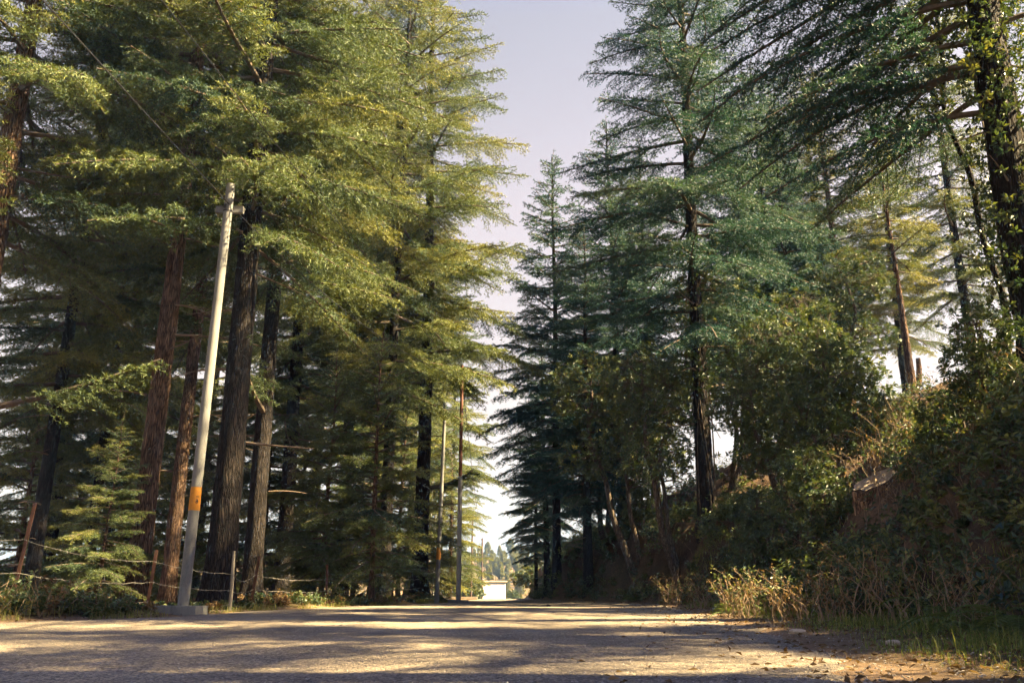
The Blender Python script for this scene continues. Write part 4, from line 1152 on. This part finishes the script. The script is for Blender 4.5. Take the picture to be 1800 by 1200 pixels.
ends = P[:, 2:].reshape(-1, 3); ends = ends[rng.uniform(0, 1, len(ends)) < 0.3]
V, F, t = whorls(rng, ends, unit(rng.normal(0, 1, ends.shape)), 3, 0.055, 0.022, rng.uniform(0.2, 1, len(ends))); fl.add(V, F, 0, t)
x, y, z = bank_points(rng, 1500, 6.0, 15, 1.2, 5.5)
P, Rr = stems(rng, x, y, z, 0.3, 0.95, 0.9, 0.004)
V, F = tubes(P, Rr, 3); g.add(V, F)
ends = P[:, 2:].reshape(-1, 3); ends = ends[rng.uniform(0, 1, len(ends)) < 0.30]
V, F, t = whorls(rng, ends, unit(rng.normal(0, 1, ends.shape) + [0, 0, 0.3]), 3, 0.06, 0.022, rng.uniform(0.4, 1, len(ends))); fl.add(V, F, 0, t)
link('dry_weeds', g.mesh('dry_stems', ['stem_dry']), kind='stuff', label='dry tan weed stems and straw on the bank', cat='weeds')
link('dry_leaves', fl.mesh('dry_stem_leaves', ['leaf_dry']), kind='stuff', label='withered leaves on the dry weeds of the bank', cat='leaves')

# single dry shrubs at the foot of the bank
def weed_clump(px, Yd, n, hmax, label, seed, green=0.3):
    rng = np.random.default_rng(seed)
    x = ax(px, Yd); e = empty('weed_clump', (x, Yd, H1(x, Yd)), label, 'weeds', 'weed clumps at the foot of the bank')
    xx = rng.normal(0, 0.14, n); yy = rng.normal(0, 0.14, n)
    P, Rr = stems(rng, xx, yy, xx * 0, hmax * 0.45, hmax, 0.7, 0.006)
    g = Geo(); V, F = tubes(P, Rr, 4); g.add(V, F); link('stem', g.mesh('weed_stems', ['stem_dry']), e)
    ends = P[:, 2:].reshape(-1, 3); k = rng.uniform(0, 1, len(ends)) < green
    f1 = Geo(); V, F, t = whorls(rng, ends[k], unit(rng.normal(0, 1, (k.sum(), 3)) + [0, 0, 0.5]), 6, 0.06, 0.026, rng.uniform(0.4, 1, k.sum())); f1.add(V, F, 0, t)
    link('foliage', f1.mesh('weed_leaves', ['leaf']), e)
    f2 = Geo(); V, F, t = whorls(rng, ends[~k], unit(rng.normal(0, 1, ((~k).sum(), 3)) + [0, 0, 0.5]), 3, 0.05, 0.02, rng.uniform(0.3, 1, (~k).sum())); f2.add(V, F, 0, t)
    link('dry_foliage', f2.mesh('weed_dry_leaves', ['leaf_dry']), e)
weed_clump(1290, 12.2, 34, 0.68, 'tall pinkish dry weed clump before the dark earth cut', 91, 0.25)
weed_clump(1345, 12.6, 20, 0.85, 'tallest yellow-green weed clump beside the dark earth cut', 92, 0.6)
weed_clump(1385, 10.6, 26, 0.7, 'leaning bare weed stems right of the tallest clump', 93, 0.1)
weed_clump(1465, 9.6, 26, 0.75, 'sprawling dry weed stems in the middle of the bank foot', 94, 0.1)
weed_clump(1225, 16.5, 22, 0.6, 'short dry weeds at the left end of the grass strip', 95, 0.2)
weed_clump(1555, 9.0, 30, 0.9, 'dry weed clump with a few green leaves under the tree stump', 96, 0.35)
weed_clump(1720, 7.6, 18, 0.8, 'withered brown weed standing in the dark hollow at right', 97, 0.05)
weed_clump(1180, 19.5, 26, 0.8, 'weed tuft against the shaded bank below the leaning stem', 98, 0.2)

# ferns
def fern_mesh(seed, n=9):
    rng = np.random.default_rng(seed); g = Geo(); s = Geo()
    for i in range(n):
        az = i * 6.283 / n + rng.normal(0, 0.3); L = rng.uniform(0.45, 0.8)
        t = np.linspace(0, 1, 22)
        h = np.array([math.cos(az), math.sin(az), 0]); sd = np.array([-h[1], h[0], 0])
        e0 = rng.uniform(0.7, 1.2); p = h * (L * t)[:, None] + np.array([0, 0, 1]) * (L * (e0 * t - 0.95 * t * t))[:, None]
        V, F = tubes(p[None], np.linspace(0.005, 0.0015, 22)[None], 3); s.add(V, F)
        T = unit(np.gradient(p, axis=0))
        for sg in (1, -1):
            D = unit(T[3:] * 0.35 + sg * sd); l = 0.16 * np.sin(np.clip(t[3:] * 1.05, 0, 1) * math.pi) ** 0.6 * (1.05 - 0.5 * t[3:]) + 0.012
            Nn = np.repeat(np.array([[0, 0, 1.0]]), len(D), 0)
            n_ = len(D); S = unit(np.cross(D, Nn)); W = 0.022
            V = np.empty((n_, 4, 3)); V[:, 0] = p[3:] ; V[:, 3] = p[3:] + D * l[:, None] - np.array([0, 0, 0.02]); m_ = p[3:] + D * (l * 0.4)[:, None]
            V[:, 1] = m_ + S * W / 2; V[:, 2] = m_ - S * W / 2
            b = np.arange(n_)[:, None] * 4; F = np.concatenate([b + [[0, 1, 3]], b + [[0, 3, 2]]])
            g.add(V.reshape(-1, 3), F, 0, float(np.clip(rng.normal(0.5, 0.2), 0, 1)))
    return s.mesh('fern_stalk', ['fern']), g.mesh('fern_frond', ['fern'])
FN = [fern_mesh(101), fern_mesh(102, 7)]
for (px, Yd, v, rz, sc, lab) in [
    (1287, 12.6, 0, 0.2, 0.75, 'fern at the grass edge behind the pinkish weeds'),
    (1775, 9.0, 1, 1.0, 1.0, 'fern with two arching fronds at the right edge above the hollow'),
    (1700, 7.0, 0, 2.0, 0.9, 'fern in the dark hollow at the foot of the bank'),
    (1790, 6.6, 0, 3.0, 1.0, 'fern in the lower right corner behind the grass'),
    (1660, 8.0, 1, 4.0, 0.9, 'shaded fern under the bank left of the hollow'),
    (1600, 9.2, 1, 0.6, 0.8, 'small fern on the bank below the tree stump'),
    (1110, 23.5, 0, 0.5, 0.8, 'fern low on the shaded bank near the leaning stems')]:
    x = ax(px, Yd); e = empty('fern', (x, Yd, H1(x, Yd)), lab, 'fern', 'ferns on the bank', rz, (sc, sc, sc))
    link('stalk', FN[v][0], e); link('frond', FN[v][1], e)

# left verge: brambles along the fence
rng = np.random.default_rng(82)
f = Geo(); st = Geo(); dl = Geo()
n0 = 420
y = rng.uniform(9.5, 31, n0); q = np.abs(rng.normal(0.75, 0.45, n0)) + 0.25 ; x = xl(y) - q
dens = wob(x, y, 0.6, 2)
for (cx_, cy_, dd) in zip(x, y, dens):
    far = np.clip((14.5 - cy_) / 4, 0, 1)
    hgt = (0.18 + 0.45 * far + 0.12 * dd) * rng.uniform(0.5, 1.3)
    n = int(rng.integers(4, 9)); o = np.array([cx_, cy_, H1(cx_, cy_)])
    D = unit(np.stack([rng.normal(0, 0.55, n), rng.normal(0, 0.55, n), rng.uniform(0.5, 1.2, n)], -1)) * hgt * rng.uniform(0.5, 1.1, (n, 1))
    V, F = tubes(np.stack([np.repeat(o[None], n, 0), o + D * 0.55 + rng.normal(0, 0.04, (n, 3)), o + D], 1), np.tile([[0.006, 0.005, 0.003]], (n, 1)), 3); st.add(V, F)
    CC2 = np.concatenate([o + D, o + D * 0.65, o + D * 0.4])
    tgt = f if rng.uniform() < 0.72 else dl
    V, F, t = whorls(rng, CC2, unit(np.concatenate([D, D, D])), 6, 0.075, 0.042, np.full(3 * n, np.clip(rng.normal(0.45, 0.2), 0, 1))); tgt.add(V, F, 0, t)
link('brambles', f.mesh('verge_brambles', ['leaf']), kind='stuff', label='low leafy brambles along the barbed wire fence', cat='undergrowth')
link('bramble_stems', st.mesh('verge_bramble_stems', ['stem_dry']), kind='stuff', label='stems of the brambles along the fence', cat='undergrowth')
link('withered_leaves', dl.mesh('verge_dry_leaves', ['leaf_dry']), kind='stuff', label='withered bramble leaves along the fence', cat='leaves')

# grass: right verge strip, left verge fringe
def blades(rng, x, y, h, wd, tint):
    n = len(x); z = height(x, y) - 0.01
    az = rng.uniform(0, 6.28, n); d = np.stack([np.cos(az), np.sin(az), 0 * az], -1); s = np.stack([-np.sin(az), np.cos(az), 0 * az], -1)
    o = np.stack([x, y, z], -1); ln_ = rng.uniform(0.1, 0.8, n)
    w = (wd * rng.uniform(0.6, 1.3, n))[:, None]; H_ = h[:, None]
    V = np.empty((n, 5, 3)); V[:, 0] = o - s * w / 2; V[:, 1] = o + s * w / 2
    m_ = o + d * (h * ln_ * 0.3)[:, None] + np.array([0, 0, 1]) * H_ * 0.6
    V[:, 2] = m_ - s * w * 0.38; V[:, 3] = m_ + s * w * 0.38
    V[:, 4] = o + d * (h * ln_)[:, None] + np.array([0, 0, 1]) * H_ * (1 - 0.2 * ln_[:, None])
    b = np.arange(n)[:, None] * 5
    F = np.concatenate([b + [[0, 1, 3]], b + [[0, 3, 2]], b + [[2, 3, 4]]])
    return V.reshape(-1, 3), F, np.repeat(np.clip(tint, 0, 1), 5)
rng = np.random.default_rng(83)
g = Geo()
n = 60000
y = 3.2 + 19 * rng.uniform(0, 1, n) ** 1.5
lo = xr(y) + 0.35 + 0.35 * wob(y, y * 0, 1.3, 3); hi = xf(y) + 0.7
u = rng.uniform(0, 1, n); x = lo + (hi - lo) * u
cl = wob(x, y, 2.2, 5) * 0.5 + 0.5
keep = (rng.uniform(0, 1, n) < 0.25 + 0.75 * cl) & (rng.uniform(0, 1, n) < np.clip(0.15 + 2.2 * u, 0, 1)) 
x, y, cl, u = x[keep], y[keep], cl[keep], u[keep]
hh = (0.04 + 0.12 * rng.uniform(0, 1, len(x)) ** 1.6) * (0.55 + 0.8 * cl) * (0.5 + 0.9 * u) * np.where(rng.uniform(0, 1, len(x)) < 0.06, 1.9, 1.0)
V, F, t = blades(rng, x, y, hh, 0.006, 0.45 + 0.25 * rng.standard_normal(len(x))); g.add(V, F, 0, t)
n = 9000
y = rng.uniform(9, 32, n); x = xl(y) - np.abs(rng.normal(0.25, 0.3, n)); cl = wob(x, y, 1.9, 8); keep = cl > 0.0; x, y = x[keep], y[keep]
V, F, t = blades(rng, x, y, 0.03 + 0.14 * rng.uniform(0, 1, len(x)) ** 2, 0.007, 0.7 + 0.25 * rng.standard_normal(len(x))); g.add(V, F, 0, t)
link('grass', g.mesh('verge_grass', ['grass']), kind='stuff', label='short grass on the road verges', cat='grass')
# clump of straw by the left fence post
n = 1500; x = ax(12, 12.2) + rng.normal(0, 0.28, n); y = 12.3 + rng.normal(0, 0.3, n)
g = Geo(); V, F, t = blades(rng, x, y, rng.uniform(0.08, 0.42, n), 0.007, rng.uniform(0.75, 1, n)); g.add(V, F, 0, t)
link('straw_tuft', g.mesh('straw_tuft', ['grass']), None, None, 'tuft of pale dry straw at the foot of the leftmost rusty post', 'grass', kind='stuff')

# fallen leaves and twigs on verges and bank
g = Geo(); n = 3000
y = 3.6 + 26 * rng.uniform(0, 1, n) ** 1.4; rt = rng.uniform(0, 1, n) < 0.8
x = np.where(rt, xr(y) + rng.normal(0.8, 0.9, n), xl(y) - np.abs(rng.normal(0.2, 0.5, n)))
P = np.stack([x, y, height(x, y) + 0.016], -1); D = rng.normal(0, 1, (n, 3)) * [1, 1, 0.25]
V, F, t = leaves(rng, P, D, unit(rng.normal(0, 0.5, (n, 3)) + [0, 0, 1]), 0.06, 0.026, rng.uniform(0.1, 1, n)); g.add(V, F, 0, t)
link('leaf_litter', g.mesh('leaf_litter', ['leaf_dry']), kind='stuff', label='fallen brown leaves scattered on the verges', cat='leaves')

# loose chippings on the road
rng = np.random.default_rng(84)
n = 8000
y = 3.4 + 15 * rng.uniform(0, 1, n) ** 2.0
x = np.where(rng.uniform(0, 1, n) < 0.75, rng.uniform(-0.62, 0.62, n) * y * 1.05, xr(y) + rng.normal(-0.2, 0.6, n))
x = np.clip(x, xl(y) - 0.3, xf(y))
r = 0.0035 + 0.007 * rng.uniform(0, 1, n) ** 3
o6 = np.array([(1, 0, 0), (-1, 0, 0), (0, 1, 0), (0, -1, 0), (0, 0, 0.7), (0, 0, -0.7)], float)
V = np.stack([x, y, height(x, y) + 0.012], -1)[:, None, :] + (o6[None] * rng.uniform(0.6, 1.35, (n, 6, 1)) + rng.normal(0, 0.15, (n, 6, 3))) * r[:, None, None]
f8 = np.array([(0, 2, 4), (2, 1, 4), (1, 3, 4), (3, 0, 4), (2, 0, 5), (1, 2, 5), (3, 1, 5), (0, 3, 5)])
F = (np.arange(n)[:, None, None] * 6 + f8[None]).reshape(-1, 3)
g = Geo(); g.add(V.reshape(-1, 3), F)
link('gravel', g.mesh('loose_gravel', ['pebble']), kind='stuff', label='loose stone chippings scattered on the road', cat='gravel')

def stone(px, Yd, size, label, mat='stone', seed=0):
    rng = np.random.default_rng(900 + seed)
    import bmesh
    bm = bmesh.new(); bmesh.ops.create_icosphere(bm, subdivisions=2, radius=1.0)
    for v in bm.verts:
        k = 1 + 0.16 * math.sin(v.co.x * 3 + seed) + 0.14 * math.sin(v.co.y * 4 + seed * 2) + rng.normal(0, 0.05)
        v.co = v.co * k; v.co.x *= size[0]; v.co.y *= size[1]; v.co.z *= size[2]
    me = bpy.data.meshes.new('stone'); bm.to_mesh(me); bm.free(); me.materials.append(M[mat])
    x = ax(px, Yd); return link('stone', me, None, (x, Yd, H1(x, Yd) + size[2] * 0.45), label, 'stone', 'stones by the road')
stone(41, 12.0, (0.045, 0.03, 0.09), 'upright pale stone at the road edge by the straw tuft', seed=1)
stone(52, 12.2, (0.10, 0.06, 0.04), 'flat pale stone beside the upright one at the road edge', seed=2)
stone(964, 20.5, (0.05, 0.05, 0.045), 'small dark stone lying alone on the far road', 'bark_shaded', seed=3)
stone(1395, 8.2, (0.07, 0.05, 0.03), 'flat pale stone on the sandy road shoulder', seed=4)
stone(1557, 6.6, (0.05, 0.04, 0.03), 'pale stone at the grass edge of the shoulder', seed=5)

# ------------------------------------------------------------------ the hazy air
def haze():
    V, F = box(-720, 720, -220, 920, -60, 34)
    g = Geo(); g.add(V, F)
    m = bpy.data.materials.new('hazy_air'); m.use_nodes = True; n = m.node_tree.nodes; n.clear()
    o = n.new('ShaderNodeOutputMaterial'); v = n.new('ShaderNodeVolumePrincipled')
    v.inputs['Color'].default_value = (0.24, 0.50, 1.0, 1); v.inputs['Density'].default_value = 0.0006; v.inputs['Anisotropy'].default_value = 0.0  # strong blue put into the haze colour to lift the shadows towards navy
    m.node_tree.links.new(v.outputs[0], o.inputs['Volume'])
    link('haze', g.mesh('haze', [m]), kind='stuff', label='thin blue-tinted haze in the air over the road and valley', cat='haze')
haze()
